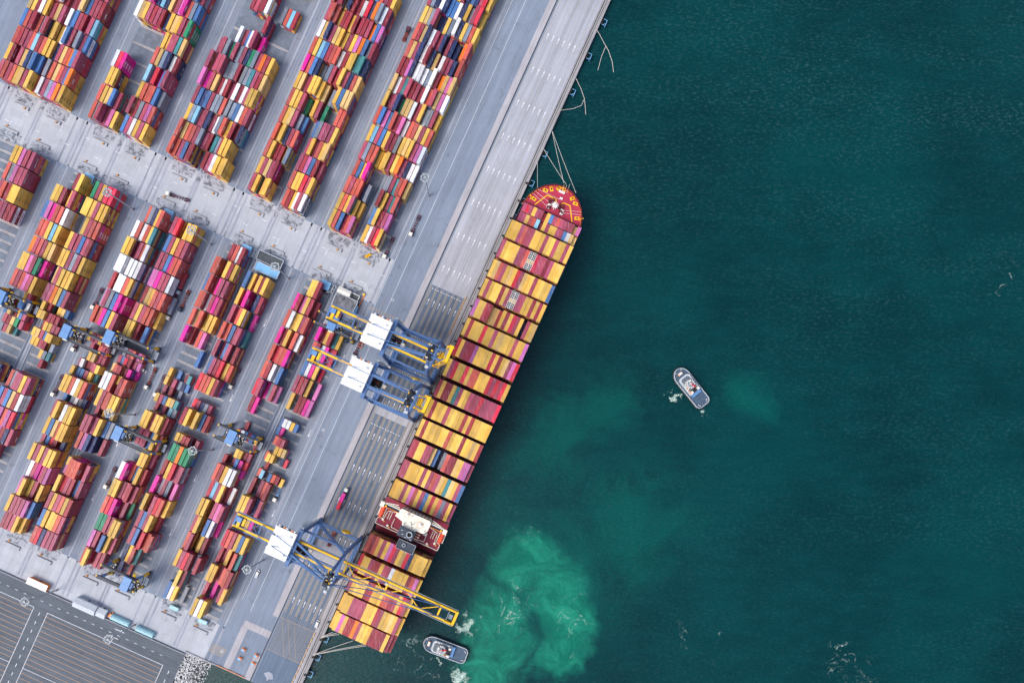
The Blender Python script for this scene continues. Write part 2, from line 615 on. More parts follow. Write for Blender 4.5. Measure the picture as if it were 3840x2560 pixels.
dirt = g.mapr(n1, .56, .78)
cc = g.mix(g.math('MULTIPLY', dirt, .45), at, (.16,.12,.11))
cc = g.mix(g.math('MULTIPLY', g.mapr(n2, .5, .78), .25), cc, (.62,.58,.60))
cc = g.n('ShaderNodeHueSaturation', {'Hue': .5, 'Saturation': 1.0, 'Value': g.mapr(n3, .3, .7, .86, 1.1), 'Fac': 1.0, 'Color': cc}).outputs[0]
g.nt.links.new(cc, g.b.inputs['Base Color']); g.b.inputs['Roughness'].default_value = .5; g.b.inputs['Specular IOR Level'].default_value = .35
m_tx = {k: mat('lettering_'+n, c, 0.5) for k, n, c in (('k','black',(24,24,26)),('w','white',(238,238,238)),('c','crimson',(150,26,60)),('n','navy',(30,44,92)))}
TXMI = {'k':1,'w':2,'c':3,'n':4}
TXT = {}
def lettering(t):
    """words on the side that faces the water, or None"""
    c = t.c; r = rng.random()
    if t.L < 10 and r < .5: return None
    if c == 'y': w = ('MSC', 1.5, 'k', -.12)
    elif c == 'p' or (c == 'P' and r < .5): w = ('ONE', 2.2, 'w', -.1)
    elif c == 'o' and r < .5: w = ('HMM', 1.7, 'w', -.1)
    elif c == 'w' and r < .75: w = ('YANG MING', 1.35, 'c', 0)
    elif c == 'g': w = ('EVERGREEN', 1.3, 'w', 0) if r < .7 else ('UASC', 1.7, 'w', 0)
    elif c == 'O': w = ('Hapag-Lloyd', 1.3, 'n', 0)
    elif c == 'n' and r < .5: w = ('CMA CGM', 1.3, 'w', 0)
    elif c in 'rm' and r < .3: w = (rng.choice(('HAMBURG SUD','K LINE','CAI','TEX')), 1.1, 'w', 0)
    else: return None
    if w[0] not in TXT: TXT[w[0]] = text_geo(w[0])
    V, F = TXT[w[0]]; s = w[1]*.95 if t.L > 10 else w[1]*.7
    return [(1.219+.03, w[3]*t.L + x*s, t.h/2 + y*s) for x, y, z in V], F, w[2]
def col_attr(me, arr):
    a = me.attributes.new('col', 'FLOAT_COLOR', 'FACE')
    a.data.foreach_set('color', np.concatenate([arr, np.ones((len(arr),1))], 1).astype(np.float32).ravel())
def face_cols(k, rgb):
    out = np.array(rgb)[None,:] * np.abs(k)[:,None]
    out[k == -1] = (.5,.5,.52); out[k == -2] = (.42,.40,.40); return out

def mesh_np(name, V, F):
    me = bpy.data.meshes.new(name); nv, nf = len(V), len(F)
    me.vertices.add(nv); me.vertices.foreach_set('co', np.asarray(V, np.float32).ravel())
    me.loops.add(nf*4); me.loops.foreach_set('vertex_index', np.asarray(F, np.int32).ravel())
    me.polygons.add(nf); me.polygons.foreach_set('loop_start', np.arange(0, nf*4, 4, dtype=np.int32))
    me.polygons.foreach_set('use_smooth', np.zeros(nf, bool)); me.update(calc_edges=True); return me

BLOCKORD = {}
for side in 'NS':
    for k, b in enumerate(['E2','E1','D2','D1','C2','C1','B2','B1','A2','A1']): BLOCKORD[side + b] = k + 1
R3 = Matrix.Rotation(-ANG, 3, 'Z')
R3n = np.array(R3)
SV, SF, SC_, soff = [], [], [], 0
DV, DF, DM = [], [], []
for t in CTS:
    if t.rack and t.top: continue
    V, F, k = tpl(t.L, t.h, t.top)
    base = Q(t.v, t.u, t.z)
    if id(t) in INDIV:
        me = mesh_np('shipping_container', V, F); col_attr(me, face_cols(k, t.rgb)); me.materials.append(m_ct)
        o = bpy.data.objects.new('shipping_container', me); COL.objects.link(o); place(o, base)
        if t.where == 'ship':
            bay, lane, half = t.info
            tag(o, f"{CNAME[t.c]} container on the ship, {ORD[lane]} from the quay, {half}{ORD[bay]} bay behind the bow", 'container', 'containers stacked on the ship')
        else:
            bn, lane, rank, north = t.info
            sz = 'short ' if t.L < 10 else ''
            tag(o, f"{sz}{CNAME[t.c]} container {ORD[lane]} across in {ORD[rank]} row {'above' if north else 'below'} middle road, {ORD[BLOCKORD[bn]]} block inland", 'container', 'containers stacked in the yard')
        if t.side and t.where == 'yard':
            w = lettering(t)
            if w:
                mb = MB().add(w[0], w[1]); mb.build('lettering', m_tx[w[2]], o)
    else:
        W = V @ R3n.T + np.array(base)
        SV.append(W); SF.append(F + soff); soff += len(V); SC_.append(face_cols(k, t.rgb))
        if t.side and t.where == 'yard' and t.n > 1:
            w = lettering(t)
            if w:
                o = len(DV); DV += [tuple(R3 @ Vector(p) + base) for p in w[0]]; DF += [tuple(i + o for i in f) for f in w[1]]; DM += [TXMI[w[2]]]*len(w[1])
SV = np.concatenate(SV); SF = np.concatenate(SF); SC_ = np.concatenate(SC_)
# one object for the rest of the boxes (well past three hundred)
me = bpy.data.meshes.new('container_stacks'); nq = len(SF)
ls = np.concatenate([SF.ravel(), np.array([i + len(SV) for f in DF for i in f], dtype=np.int64)]).astype(np.int32)
cnt = np.concatenate([np.full(nq, 4), np.array([len(f) for f in DF], dtype=np.int64)])
st = np.concatenate([[0], np.cumsum(cnt)[:-1]]).astype(np.int32)
allv = np.concatenate([SV, np.array(DV)]) if DV else SV
me.vertices.add(len(allv)); me.vertices.foreach_set('co', allv.astype(np.float32).ravel())
me.loops.add(len(ls)); me.loops.foreach_set('vertex_index', ls)
me.polygons.add(len(cnt)); me.polygons.foreach_set('loop_start', st)
me.polygons.foreach_set('material_index', np.concatenate([np.zeros(nq), np.array(DM)]).astype(np.int32))
me.polygons.foreach_set('use_smooth', np.zeros(len(cnt), bool)); me.update(calc_edges=True)
col_attr(me, np.concatenate([SC_, np.ones((len(DF), 3))]))
for m in (m_ct, m_tx['k'], m_tx['w'], m_tx['c'], m_tx['n']): me.materials.append(m)
o = bpy.data.objects.new('container_stacks', me); COL.objects.link(o)
tag(o, 'remaining stacked shipping containers of many colours across the yard and ship', 'containers', kind='stuff')
# flat racks with a white lattice, among the deck containers
for t in CTS:
    if not (t.rack and t.top): continue
    r = empty('flat_rack_container', Q(t.v, t.u, t.z))
    bay, lane, half = t.info
    tag(r, f"flat rack with white lattice bars, {ORD[lane]} from the quay, {ORD[bay]} bay from bow", 'flat rack', 'open flat racks on the ship')
    MB().box(-1.2,1.2,-6.09,6.09,0,.5).build('rack_floor', M_dark, r)
    mb = MB()
    for sx in (-1.13, 0, 1.13): mb.box(sx-.09,sx+.09,-6.0,6.0,2.35,2.55)
    for k in range(10):
        y = -5.95 + k*11.9/9; mb.box(-1.2,1.2,y-.09,y+.09,2.4,2.58)
        for sx in (-1.13, 1.13): mb.box(sx-.06,sx+.06,y-.06,y+.06,.5,2.4)
    mb.build('lattice_frame', M_white, r)
    mb = MB()
    for k in range(4): mb.box(-1.0+1.05*(k%2),-.1+1.05*(k%2),-1.8+1.6*(k//2),-.5+1.6*(k//2),.5,1.9)
    mb.build('crate_load', mat('rack_load_tan', (206,170,90), .7), r)
# ================================================================ SETTING
def gmat(name):
    m = bpy.data.materials.new(name); return m, G(m)
def asphalt(name, base, streak=(1.4, .05, 1), panel=None, amp=.22, tint=(.05,.05,.055)):
    """weathered paving: broad patches, wheel streaks along one axis, stains, cracks"""
    m, g = gmat(name); p = g.grid()
    c = lin(base)
    f1 = g.noise(p, .03, 6, .65); f2 = g.noise(g.mapping(p, sc=streak), .8, 5, .65); f3 = g.noise(p, .6, 6, .7)
    f4 = g.noise(g.mapping(p, sc=streak), .16, 4, .6); st = g.noise(p, .11, 6, .72)
    v = g.math('ADD', g.math('MULTIPLY', g.math('SUBTRACT', f1, .5), 1.0), g.math('MULTIPLY', g.math('SUBTRACT', f2, .5), 1.5))
    v = g.math('ADD', v, g.math('MULTIPLY', g.math('SUBTRACT', f3, .5), .5))
    v = g.math('ADD', v, g.math('MULTIPLY', g.math('SUBTRACT', f4, .5), 1.3))
    v = g.math('ADD', 1.0, g.math('MULTIPLY', v, amp * 2.2))
    col = c
    if panel:
        br = g.n('ShaderNodeTexBrick', {'Vector': p, 'Color1': (*[x*.93 for x in c], 1), 'Color2': (*[x*1.05 for x in c], 1), 'Mortar': (*[x*.86 for x in c], 1),
             'Scale': 1.0, 'Mortar Size': .035, 'Brick Width': panel[0], 'Row Height': panel[1], 'Bias': panel[2] if len(panel) > 2 else 0.0})
        br.offset = 0.37; col = br.outputs['Color']
    vv = g.n('ShaderNodeCombineXYZ', [v, v, v]).outputs[0]
    col = g.n('ShaderNodeMix', {0: 1.0, 6: (*col, 1) if isinstance(col, tuple) else col, 7: vv}, data_type='RGBA', blend_type='MULTIPLY').outputs[2]
    col = g.mix(g.math('MULTIPLY', g.mapr(st, .56, .76), .5), col, tint)
    g.nt.links.new(col, g.b.inputs['Base Color']); g.b.inputs['Roughness'].default_value = .9; g.b.inputs['Specular IOR Level'].default_value = .285
    return m
M_road  = asphalt('yard_asphalt', (124, 136, 153))
M_bay   = asphalt('stacking_area_paving', (110, 120, 134), streak=(.3,.3,1), panel=(2.88, 6.47), amp=.25)
M_apron = asphalt('apron_asphalt', (99, 114, 133), streak=(1.6,.03,1), amp=.25)
M_apro2 = asphalt('worn_apron_concrete', (160, 165, 176), streak=(1.3,.025,1), amp=.26, tint=(.2,.2,.22))
M_cross = asphalt('cross_road_concrete', (171, 176, 184), streak=(1.0,.05,1), panel=(9.0, 5.0), amp=.12, tint=(.12,.12,.13))
M_pale  = asphalt('pale_concrete_strip', (168, 166, 172), streak=(1.0,.1,1), amp=.2, tint=(.2,.18,.17))
M_park  = asphalt('car_park_asphalt', (92, 99, 108), streak=(.06,1.2,1), amp=.25)
M_rway  = asphalt('gantry_runway_concrete', (150, 158, 172), streak=(1.5,.06,1), amp=.3)
M_gap   = asphalt('dirty_centre_strip', (100, 108, 122), streak=(1.2,.12,1), amp=.5, tint=(.02,.02,.025))
M_soil, g = gmat('stained_yard_end'); p = g.grid()
sn = g.noise(p, .28, 7, .72, .6); sn2 = g.noise(p, 1.1, 4, .7)
sc = g.mix(g.mapr(sn, .46, .6), (.36,.39,.45), (.12,.135,.16)); sc = g.mix(g.mapr(sn2, .56, .7), sc, (.025,.03,.04))
g.nt.links.new(sc, g.b.inputs['Base Color']); g.b.inputs['Roughness'].default_value = .9
M_beam  = asphalt('stacking_beam_concrete', (190, 182, 176), streak=(.8,.8,1), amp=.3, tint=(.32,.16,.06))
M_mkw   = mat('white_marking', (222, 224, 230), .8, noise=.2, nscale=1.2)
M_mkf   = mat('faded_white_marking', (176, 180, 190), .85, noise=.2, nscale=.9)
M_mko   = mat('orange_marking', (170, 148, 134), .85, noise=.22, nscale=.9)
M_mky   = mat('yellow_marking', (166, 150, 126), .85, noise=.22, nscale=.9)
M_tan   = mat('tan_hatch_marking', (126, 130, 136), .9, noise=.3, nscale=.8)
M_rail  = mat('rail_groove', (40, 44, 52), .6, noise=.3, nscale=.8)

def qb(v0, v1, u0, u1): return [Q(v0,u0), Q(v1,u0), Q(v1,u1), Q(v0,u1)]
def patch(name, polys, z, m):
    mb = MB()
    for p in polys: mb.sheet(p, z)
    return struct(mb.build(name, m))

# quay and yard slab, with real thickness down below the water
QE = -35.7
land = [Q(QE,-295), Q(QE,1500), Q(-2500,1500), Q(-2500,-1500), Q(-119.7,-1500), Q(-119.7,-295)]
mb = MB().prism([(p.x,p.y) for p in land], -9, 0)
struct(mb.build('ground', [M_road]))
mb = MB()
mb.sheet([Vector((-9000,-9000,0)), Vector((9000,-9000,0)), Vector((9000,9000,0)), Vector((-9000,9000,0))], -3.3)
water = struct(mb.build('water', []))
patch('cross_road', [qb(-900,-99.5,-16.3,18.2)], .02, M_cross)
patch('end_road', [qb(-900,-106,-295.6,-267.5)], .02, M_cross)
patch('car_park', [qb(-900,-119.9,-1200,-297.2)], .02, M_park)
patch('quay_apron', [qb(-68.6,-43.0,-295,13.5)], .02, M_apron)
patch('worn_quay_apron', [qb(-68.6,-40.6,13.6,900)], .02, M_apro2)
patch('apron_edge_strip', [qb(-42.9,-40.6,-295,13.5), qb(-74.9,-70.6,-246,900), qb(-74.9,-70.6,-295,-276), qb(-91,-70.6,-262,-257), qb(-91.5,-86.8,-295,-262.1)], .025, M_pale)
mb = MB()
for u0, u1 in ((-86,-78),(-200,-183)): mb.sheet(qb(-68.4,-43.2,u0,u1), .034)
struct(mb.build('worn_concrete_band', M_apro2))
patch('quay_coping', [qb(-40.5,QE,-295,900)], .03, asphalt('coping_concrete', (150,148,150), streak=(1.2,.08,1), amp=.3, tint=(.09,.08,.08)))
mb = MB()
for v, w in ((-70.1,.7),(-39.3,.55),(-37.9,.35)): mb.sheet(qb(v-w/2,v+w/2,-295,900), .05)
struct(mb.build('crane_rails', M_rail))
# stacking areas, runways and the dirty strip between each pair of blocks
bays, ways, gaps, beams, tyre = MB(), MB(), MB(), MB(), MB()
UN = {'E':260,'D':200,'C':150,'B':120,'A':90}
for s, v0 in VS.items():
    for u0, u1 in ((-265.5,-18.5),(19,UN[s]+60)):
        if s == 'A' and u0 < 0: u0 = -130
        for off in (0, 24.3): bays.sheet(qb(v0+off-.2, v0+off+17.5, u0, u1), .022)
        gaps.sheet(qb(v0+18.2, v0+23.8, u0, u1), .022)
        for off in (-5.9, 20.0, 22.2, 47.2): ways.sheet(qb(v0+off-.55, v0+off+.55, u0-3, u1+3), .03)
    for off in (0, 24.3):
        for k in range(0, 40):
            u = -18.1 - 6.47*k + 6.3
            if s == 'A' and u < -110: continue
            for d in (0, .9): beams.sheet(qb(v0+off, v0+off+17.3, u-.25-d, u+.15-d), .034)
        for k in range(16 if s in 'ED' else 9):
            u = 19.2 + 12.85*k
            for d in (0, .9): beams.sheet(qb(v0+off, v0+off+17.3, u-.3-d, u+.1-d), .034)
struct(bays.build('stacking_areas', M_bay)); struct(ways.build('gantry_runways', M_rway))
struct(gaps.build('centre_strips', M_gap)); struct(beams.build('stacking_beams', M_beam))
mb = MB()
for s, v0 in VS.items():
    for u0, u1 in ((-262,-22),(22,UN[s]+60)):
        for d in (20.55, 21.05): mb.box(0,0,0,0,0,0) if False else mb.sheet(qb(v0+d-.09, v0+d+.09, u0, u1), .05)
struct(mb.build('centre_rails', mat('pale_rail_steel', (176,186,200), .4, noise=.2)))
# dark stained ends of the blocks
mb = MB()
for s, v0 in VS.items():
    for off, w in ((0,16.5),(19,3.8),(24.3,16.5)):
        for (a, b) in ((10.6,18.9),(-17.8,-10.5),(-274,-266.2)):
            if s == 'A' and a < -100: continue
            j = [random.uniform(-.8,.8) for _ in range(4)]
            mb.sheet([Q(v0+off+1,a+j[0]+1.2), Q(v0+off+w*.45,a+j[1]), Q(v0+off+w,a+j[2]+.8), Q(v0+off+w+.6,b), Q(v0+off,b)], .04)
struct(mb.build('stained_yard_ends', M_soil))
# painted lines on the yard roads and the main quay road
wl, ol, fl = MB(), MB(), MB()
def dash(mb, v, u0, u1, on, off, w, z=.045):
    u = u0
    while u < u1: mb.sheet(qb(v-w/2, v+w/2, u, min(u+on,u1)), z); u += on + off
for s, v0 in VS.items():
    for u0, u1 in ((-264,-19),(21,UN[s]+60)):
        if s == 'A' and u0 < -100: u0 = -120
        for off in (-3.9, -1.9, 43.3, 45.2): ol.sheet(qb(v0+off-.1, v0+off+.1, u0, u1), .045)
        for off in (-7.3, 48.7):
            dash(ol, v0+off, u0, u1, 2.2, 3.2, .22); fl.sheet(qb(v0+off-1.0, v0+off-.86, u0, u1), .045); fl.sheet(qb(v0+off+.9, v0+off+1.04, u0, u1), .045)
for v, a, b in ((-98.9,-245,900),(-90.2,-250,900)): wl.sheet(qb(v-.1, v+.1, a, b), .045)
ol.sheet(qb(-94.7, -94.55, -240, 0), .045)
for v in (-101.5,): fl.sheet(qb(v-.08, v+.08, -250, 900), .045)
struct(ol.build('orange_lane_lines', M_mko)); struct(fl.build('faded_lane_lines', M_mkf))
for u in (11.0,-93.6): dash_u = [wl.sheet(qb(-67+k*2.1,-65.9+k*2.1,u-.2,u+.2), .045) for k in range(11)]
def arrow(mb, v, u, L=5.2, s=1.0, z=.05):
    mb.sheet(qb(v-.13*s, v+.13*s, u-L*s/2, u+L*s*.12), z)
    mb.sheet([Q(v-.5*s,u+L*s*.1), Q(v+.5*s,u+L*s*.1), Q(v,u+L*s/2)], z+.004)
for n in range(-11, 9):
    u = 1.5 + 25.7*n
    if -262 < u < 260:
        for k in range(6):
            if not (u < -232): arrow(wl, -65.8+4.14*k, u)
for s in 'EDC':
    for u in (-60,-118,-180,-222): 
        v = VS[s]+46; wl.sheet(qb(v-.16,v+.16,u-1.5,u+2.6), .05); wl.sheet([Q(v-.6,u-1.2), Q(v+.6,u-1.2), Q(v,u-3.4)], .054)
for k in range(26):      # pale pieces of lane paint on the cross roads
    v = -390 + k*11.5; u = (6 if k % 2 else -4) + random.uniform(-2,2); wl.sheet(qb(v-1.6,v+1.6,u-.14,u+.14), .045)
    if k % 3 == 0: wl.sheet(qb(v+3-.14,v+3+.14,u-4,u+1), .045)
for v, u in ((-96.5,-30),(-96.5,-75),(-87,-60)): wl.sheet(qb(v-2,v+2,u-.3,u+.3), .05)
struct(wl.build('white_road_markings', M_mkw))
# tan hatched dividers between the apron lanes
hb = MB(); tn = MB()
for k in range(7):
    v = -67.9 + 4.14*k
    tn.sheet(qb(v-.65, v+.65, -240, 13), .03)
    ol2 = hb
    for u in np.arange(-240, 13, 2.0): hb.sheet([Q(v-.6,u), Q(v-.6,u+.3), Q(v+.6,u+1.1), Q(v+.6,u+.8)], .042)
    for d in (-.75,.75): hb.sheet(qb(v+d-.08, v+d+.08, -245, 13), .042)
    for d in (-.7,.7): hb.sheet(qb(v+d-.08, v+d+.08, 14, 260), .042)
# yellow criss-cross box near the quay's end
for k in range(-8, 22):
    for sgn in (1, -1):
        pts = []
        for t in np.linspace(0, 1, 2):
            pts.append((-68 + (k + (t*8 if sgn > 0 else -t*8+8))*1.55, -269 + 24*t))
        (a, b), (c, d) = pts
        if sgn < 0 and k % 3: continue
        # clip to the box in v
        lo, hi = -68.3, -43.6
        if a < lo: b += (lo-a)*(d-b)/(c-a+1e-9); a = lo
        if c > hi: d = b + (hi-a)*(d-b)/(c-a+1e-9); c = hi
        if a > hi or c < lo or abs(c-a) < .2: continue
        if c < lo or a > hi: continue
        hb.sheet([Q(a-.12,b), Q(a+.12,b), Q(c+.12,d), Q(c-.12,d)], .046)
for u in (-269.3,-244.8): hb.sheet(qb(-68.4,-43.4,u-.14,u+.14), .05)
for k in range(16): hb.sheet([Q(-104+k*.9,-281), Q(-103.7+k*.9,-281), Q(-105.5+k*.9,-288), Q(-105.8+k*.9,-288)], .046) if k < 12 else None
for k in range(13): hb.sheet(qb(-101+k*2.1,-100.2+k*2.1,-20.4,-18.4), .046)
struct(tn.build('lane_divider_paint', M_tan)); struct(hb.build('tan_line_markings', M_mky))
mb = MB()
for v, u, r in ((-96,-112,.7),(-88,-205,.7),(-97,-284,.8),(-93,-26,.8),(-89,-8,.7)):
    n = 20
    for i in range(n):
        a, b = 2*PI*i/n, 2*PI*(i+1)/n
        mb.sheet([Q(v+r*math.cos(a),u+r*math.sin(a)), Q(v+r*1.35*math.cos(a),u+r*1.35*math.sin(a)), Q(v+r*1.35*math.cos(b),u+r*1.35*math.sin(b)), Q(v+r*math.cos(b),u+r*math.sin(b))], .05)
struct(mb.build('manhole_rings', M_mkw))
mb = MB().sheet([Q(-63.5,-286), Q(-60.8,-283.4), Q(-57.6,-284), Q(-56,-287.2), Q(-58.6,-288.4), Q(-59.6,-290.2), Q(-60.4,-288.4)], .045)
struct(mb.build('pale_paving_patch', M_apro2))
mb = MB()
for s, v0 in VS.items():
    for off in (-5.9,-2.6,20.0,22.3,47.2): mb.sheet(qb(v0+off-.75, v0+off+.75, -16.2, 18.1), .03); mb.sheet(qb(v0+off-.75, v0+off+.75, -294, -267.6), .03)
    mb.sheet(qb(v0-9.4, v0-7.4, -16.2, 18.1), .03)
struct(mb.build('gantry_tyre_tracks', asphalt('tyre_tracked_concrete', (148,153,166), streak=(1.2,.12,1), amp=.3)))
# car park lines
pw, po = MB(), MB()
cv = [PQ(*a) for a in ((1980/2.904,2449),)]
for k in range(34):
    u = -313 - 3.62*k
    if k in (11, 27): (pw).sheet(qb(-420,-231,u-.14,u+.14), .045); pw.sheet(qb(-220.5,-131,u-.14,u+.14), .045)
    else: po.sheet(qb(-420,-231,u-.16,u+.16), .045); po.sheet(qb(-220.5,-131,u-.16,u+.16), .045)
pw.sheet(qb(-420,-231,-310.3,-310), .045); pw.sheet(qb(-220.5,-131,-310.3,-310), .045)
for v in (-231,-220.5,-131): pw.sheet(qb(v-.16,v+.16,-440,-310), .05)
for k in range(44): v = -420 + k*6.6; pw.sheet(qb(v,v+2.2,-304.25,-303.98), .045)
for k in range(22): u = -312 - k*6.6; pw.sheet(qb(-225.9,-225.5,u-2.4,u), .045); pw.sheet(qb(-125.6,-125.2,u-2.4,u), .045)
for v, u, sg in ((-170,-300.6,1),(-170,-306.5,-1)):
    pw.sheet(qb(v-2.6,v+2.6,u-.2,u+.2), .045); pw.sheet([Q(v+sg*2,u-1), Q(v+sg*2,u+1), Q(v+sg*5,u)], .05)
struct(pw.build('car_park_white_lines', M_mkw)); struct(po.build('car_park_orange_lines', mat('car_park_orange_paint', (172,144,118), .9, noise=.2, nscale=.7)))
# rubble slope at the end of the quay
bm = bmesh.new(); rr = random.Random(3)
for k in range(4200):
    v = rr.uniform(-119.5,-96); u = -295.6 - rr.random()*70
    if v > -109 and rr.random() < .45: continue
    s = rr.uniform(.3,.75); z = -.3 - max(0, (v+112)/16*4.5)
    m = Matrix.Translation(Q(v,u,z)) @ Matrix.Rotation(rr.random()*6,4,(rr.random(),rr.random(),.3)) @ Matrix.Diagonal((s*rr.uniform(.8,1.5),s,s*.7,1))
    bmesh.ops.create_icosphere(bm, subdivisions=1, radius=.8, matrix=m)
me = bpy.data.meshes.new('rubble'); bm.to_mesh(me); bm.free()
o = bpy.data.objects.new('rubble_slope', me); COL.objects.link(o)
me.materials.append(mat('rubble_stone', (206,206,206), .9, noise=.16, nscale=.5)); tag(o, 'pale rubble stones sloping into the water below the quay end', 'rubble', kind='stuff')
mb = MB().add([Q(-120.5,-295,-.9),Q(-108,-295,-1.2),Q(-94,-295,-6.5),Q(-94,-900,-6.5),Q(-108,-900,-1.2),Q(-120.5,-900,-.9)],[(0,5,4,1),(1,4,3,2)])
struct(mb.build('sea_slope', mat('dark_sea_rock', (70,74,74), .9, noise=.5, nscale=.5)))

# ---------------------------------------------------------------- water
wm, g = gmat('sea_water'); p = g.pos
w1 = g.noise(p, .008, 5, .6); 
dv = g.n('ShaderNodeTexNoise', {'Vector': p, 'Scale': .022, 'Detail': 6, 'Roughness': .66}).outputs['Color']
dvec = g.n('ShaderNodeVectorMath', [dv, (.5,.5,.5)], operation='SUBTRACT').outputs[0]
dvec = g.n('ShaderNodeVectorMath', {0: dvec, 3: 80.0}, operation='SCALE').outputs[0]
pd = g.n('ShaderNodeVectorMath', [p, dvec], operation='ADD').outputs[0]
def blob(px, py, rx, ry, rot=0, soft=.8, src=None):
    c = P(px, py, -3.3)
    q = g.mapping(src or pd, loc=(-c.x, -c.y, 0))
    q = g.mapping(q, rot=(0, 0, rot), sc=(1, 1, 1)); q = g.mapping(q, sc=(5.3/rx, 5.3/ry, 0))
    d = g.n('ShaderNodeVectorMath', [q], operation='LENGTH').outputs['Value']
    return g.mapr(d, 1.0, 1.0 - soft)
def mx(*a):
    r = a[0]
    for x in a[1:]: r = g.math('MAXIMUM', r, x)
    return r
wv = g.n('ShaderNodeTexNoise', {'Vector': p, 'Scale': .011, 'Detail': 4, 'Roughness': .55}).outputs['Color']
wv = g.n('ShaderNodeVectorMath', {0: g.n('ShaderNodeVectorMath', [wv, (.5,.5,.5)], operation='SUBTRACT').outputs[0], 3: 95.0}, operation='SCALE').outputs[0]
pw_ = g.n('ShaderNodeVectorMath', [p, wv], operation='ADD').outputs[0]
fb = g.noise(g.mapping(pw_, rot=(0,0,.5), sc=(1,.55,1)), .03, 9, .66, 1.1)
body = mx(blob(1975,2120,270,200,.1,.9,pw_), blob(1830,2280,280,260,0,1.0,pw_), blob(2090,2290,180,250,0,.75,pw_), blob(1830,2470,270,250,0,.9,pw_), blob(2070,2440,180,190,0,.9,pw_))
pv = g.math('ADD', g.math('MULTIPLY', body, 1.0), g.math('MULTIPLY', g.math('SUBTRACT', fb, .5), 1.5))
plume = g.mapr(pv, .22, 1.05); plume = g.math('MULTIPLY', plume, g.mapr(body, .02, .25))
fbody = mx(blob(2254,1500,320,300,0,1.0,pw_), blob(2400,1950,420,420,.6,1.0,pw_), blob(2790,1490,170,180,0,1.0,pw_), blob(2050,2150,560,560,0,1.0,pw_), blob(2080,1640,300,420,0,1.0,pw_))
fv = g.math('ADD', g.math('MULTIPLY', fbody, .8), g.math('MULTIPLY', g.math('SUBTRACT', g.noise(pw_, .022, 8, .66, .8), .5), 1.3))
faint = g.math('MULTIPLY', g.mapr(fv, .12, .95), g.mapr(fbody, 0, .35))
base = g.mix(g.mapr(w1, .35, .68), (.0001,.026,.031), (.0002,.040,.044))
base = g.mix(g.math('MULTIPLY', faint, .55), base, (.0008,.10,.082))
core = g.mapr(g.noise(pw_, .035, 8, .7, 1.4), .35, .68)
base = g.mix(g.math('MULTIPLY', plume, .92), base, g.mix(core, (.002,.135,.09), (.014,.25,.16)))
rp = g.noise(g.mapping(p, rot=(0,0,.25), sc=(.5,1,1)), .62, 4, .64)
rp2 = g.noise(g.mapping(p, rot=(0,0,.1), sc=(.55,1,1)), 1.7, 3, .6)
east = g.mapr(g.n('ShaderNodeSeparateXYZ', [g.mapping(p, rot=(0,0,-.8))]).outputs[0], 60, 560, .55, 2.3)  # gradient toward the north-east, standing in for stronger sky glint there
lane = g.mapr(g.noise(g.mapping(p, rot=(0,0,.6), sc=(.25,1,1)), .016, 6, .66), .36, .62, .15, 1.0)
crest_glint = g.math('MULTIPLY', g.mapr(rp, .47, .74), g.math('MULTIPLY', g.math('MULTIPLY', lane, east), .17))
swell = g.mapr(g.noise(g.mapping(p, rot=(0,0,.45), sc=(.3,1,1)), .16, 4, .6), .4, .66)
base = g.mix(g.math('MULTIPLY', swell, .16), base, (.002,.066,.072))
base = g.mix(crest_glint, base, (.08,.19,.20))  # crest highlights and sky glint painted into the base colour
# foam: broken contour lines of a slow noise, only where the water is churned
sv = g.n('ShaderNodeTexNoise', {'Vector': p, 'Scale': .13, 'Detail': 5, 'Roughness': .6}).outputs['Color']
sv = g.n('ShaderNodeVectorMath', [sv, (.5,.5,.5)], operation='SUBTRACT').outputs[0]
ps = g.n('ShaderNodeVectorMath', [p, g.n('ShaderNodeVectorMath', {0: sv, 3: 26.0}, operation='SCALE').outputs[0]], operation='ADD').outputs[0]
fs = g.noise(ps, .2, 7, .7, 2.2); swirl = g.mapr(g.math('ABSOLUTE', g.math('SUBTRACT', fs, .5)), .07, .0)
brk = g.mapr(g.noise(p, .5, 4, .7), .42, .66)
def contour(sc, lev, w): return g.math('MULTIPLY', g.mapr(g.math('ABSOLUTE', g.math('SUBTRACT', g.noise(pw_, sc, 5, .55, .6), lev)), w, .0), brk)
wash = mx(blob(1752,2345,36,66,.3,1.0,ps), blob(1722,2540,60,40,.4,1.0,ps), blob(2520,1486,42,18,.4,1.0,ps), blob(2640,1545,26,16,0,1.0,ps), blob(1645,2480,9,30,0,1.0,ps))
wash = g.math('MULTIPLY', g.mapr(wash, .12, .75), g.mapr(swirl, .05, .8, .06, 1.0))
wisps = g.math('MULTIPLY', mx(blob(1890,2265,190,140,.4,.9), blob(1990,2000,230,60,.2,.9), blob(2170,2320,60,200,.3,.9)), g.math('MULTIPLY', g.math('MULTIPLY', plume, mx(contour(.02,.5,.014), contour(.028,.44,.01))), .5))
far = g.math('MULTIPLY', mx(blob(2640,2420,70,150,-.5,.9), blob(3190,2480,110,60,.6,.9), blob(3740,1030,70,120,.3,.9), blob(1560,2450,60,110,.6,.9), blob(1640,2520,130,60,0,.9)), g.math('MULTIPLY', mx(contour(.024,.5,.012), contour(.02,.56,.01)), .6))
foam = g.math('MINIMUM', mx(wash, wisps, far), 1.0)
base = g.mix(foam, base, (.58,.72,.64))
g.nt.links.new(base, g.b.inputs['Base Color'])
g.b.inputs['Roughness'].default_value = .18; g.b.inputs['IOR'].default_value = 1.333; g.b.inputs['Specular IOR Level'].default_value = .28
b1 = g.n('ShaderNodeBump', {'Strength': .8, 'Distance': .4, 'Height': rp}).outputs[0]
b2 = g.n('ShaderNodeBump', {'Strength': .5, 'Distance': .12, 'Height': rp2, 'Normal': b1}).outputs[0]
g.nt.links.new(b2, g.b.inputs['Normal'])
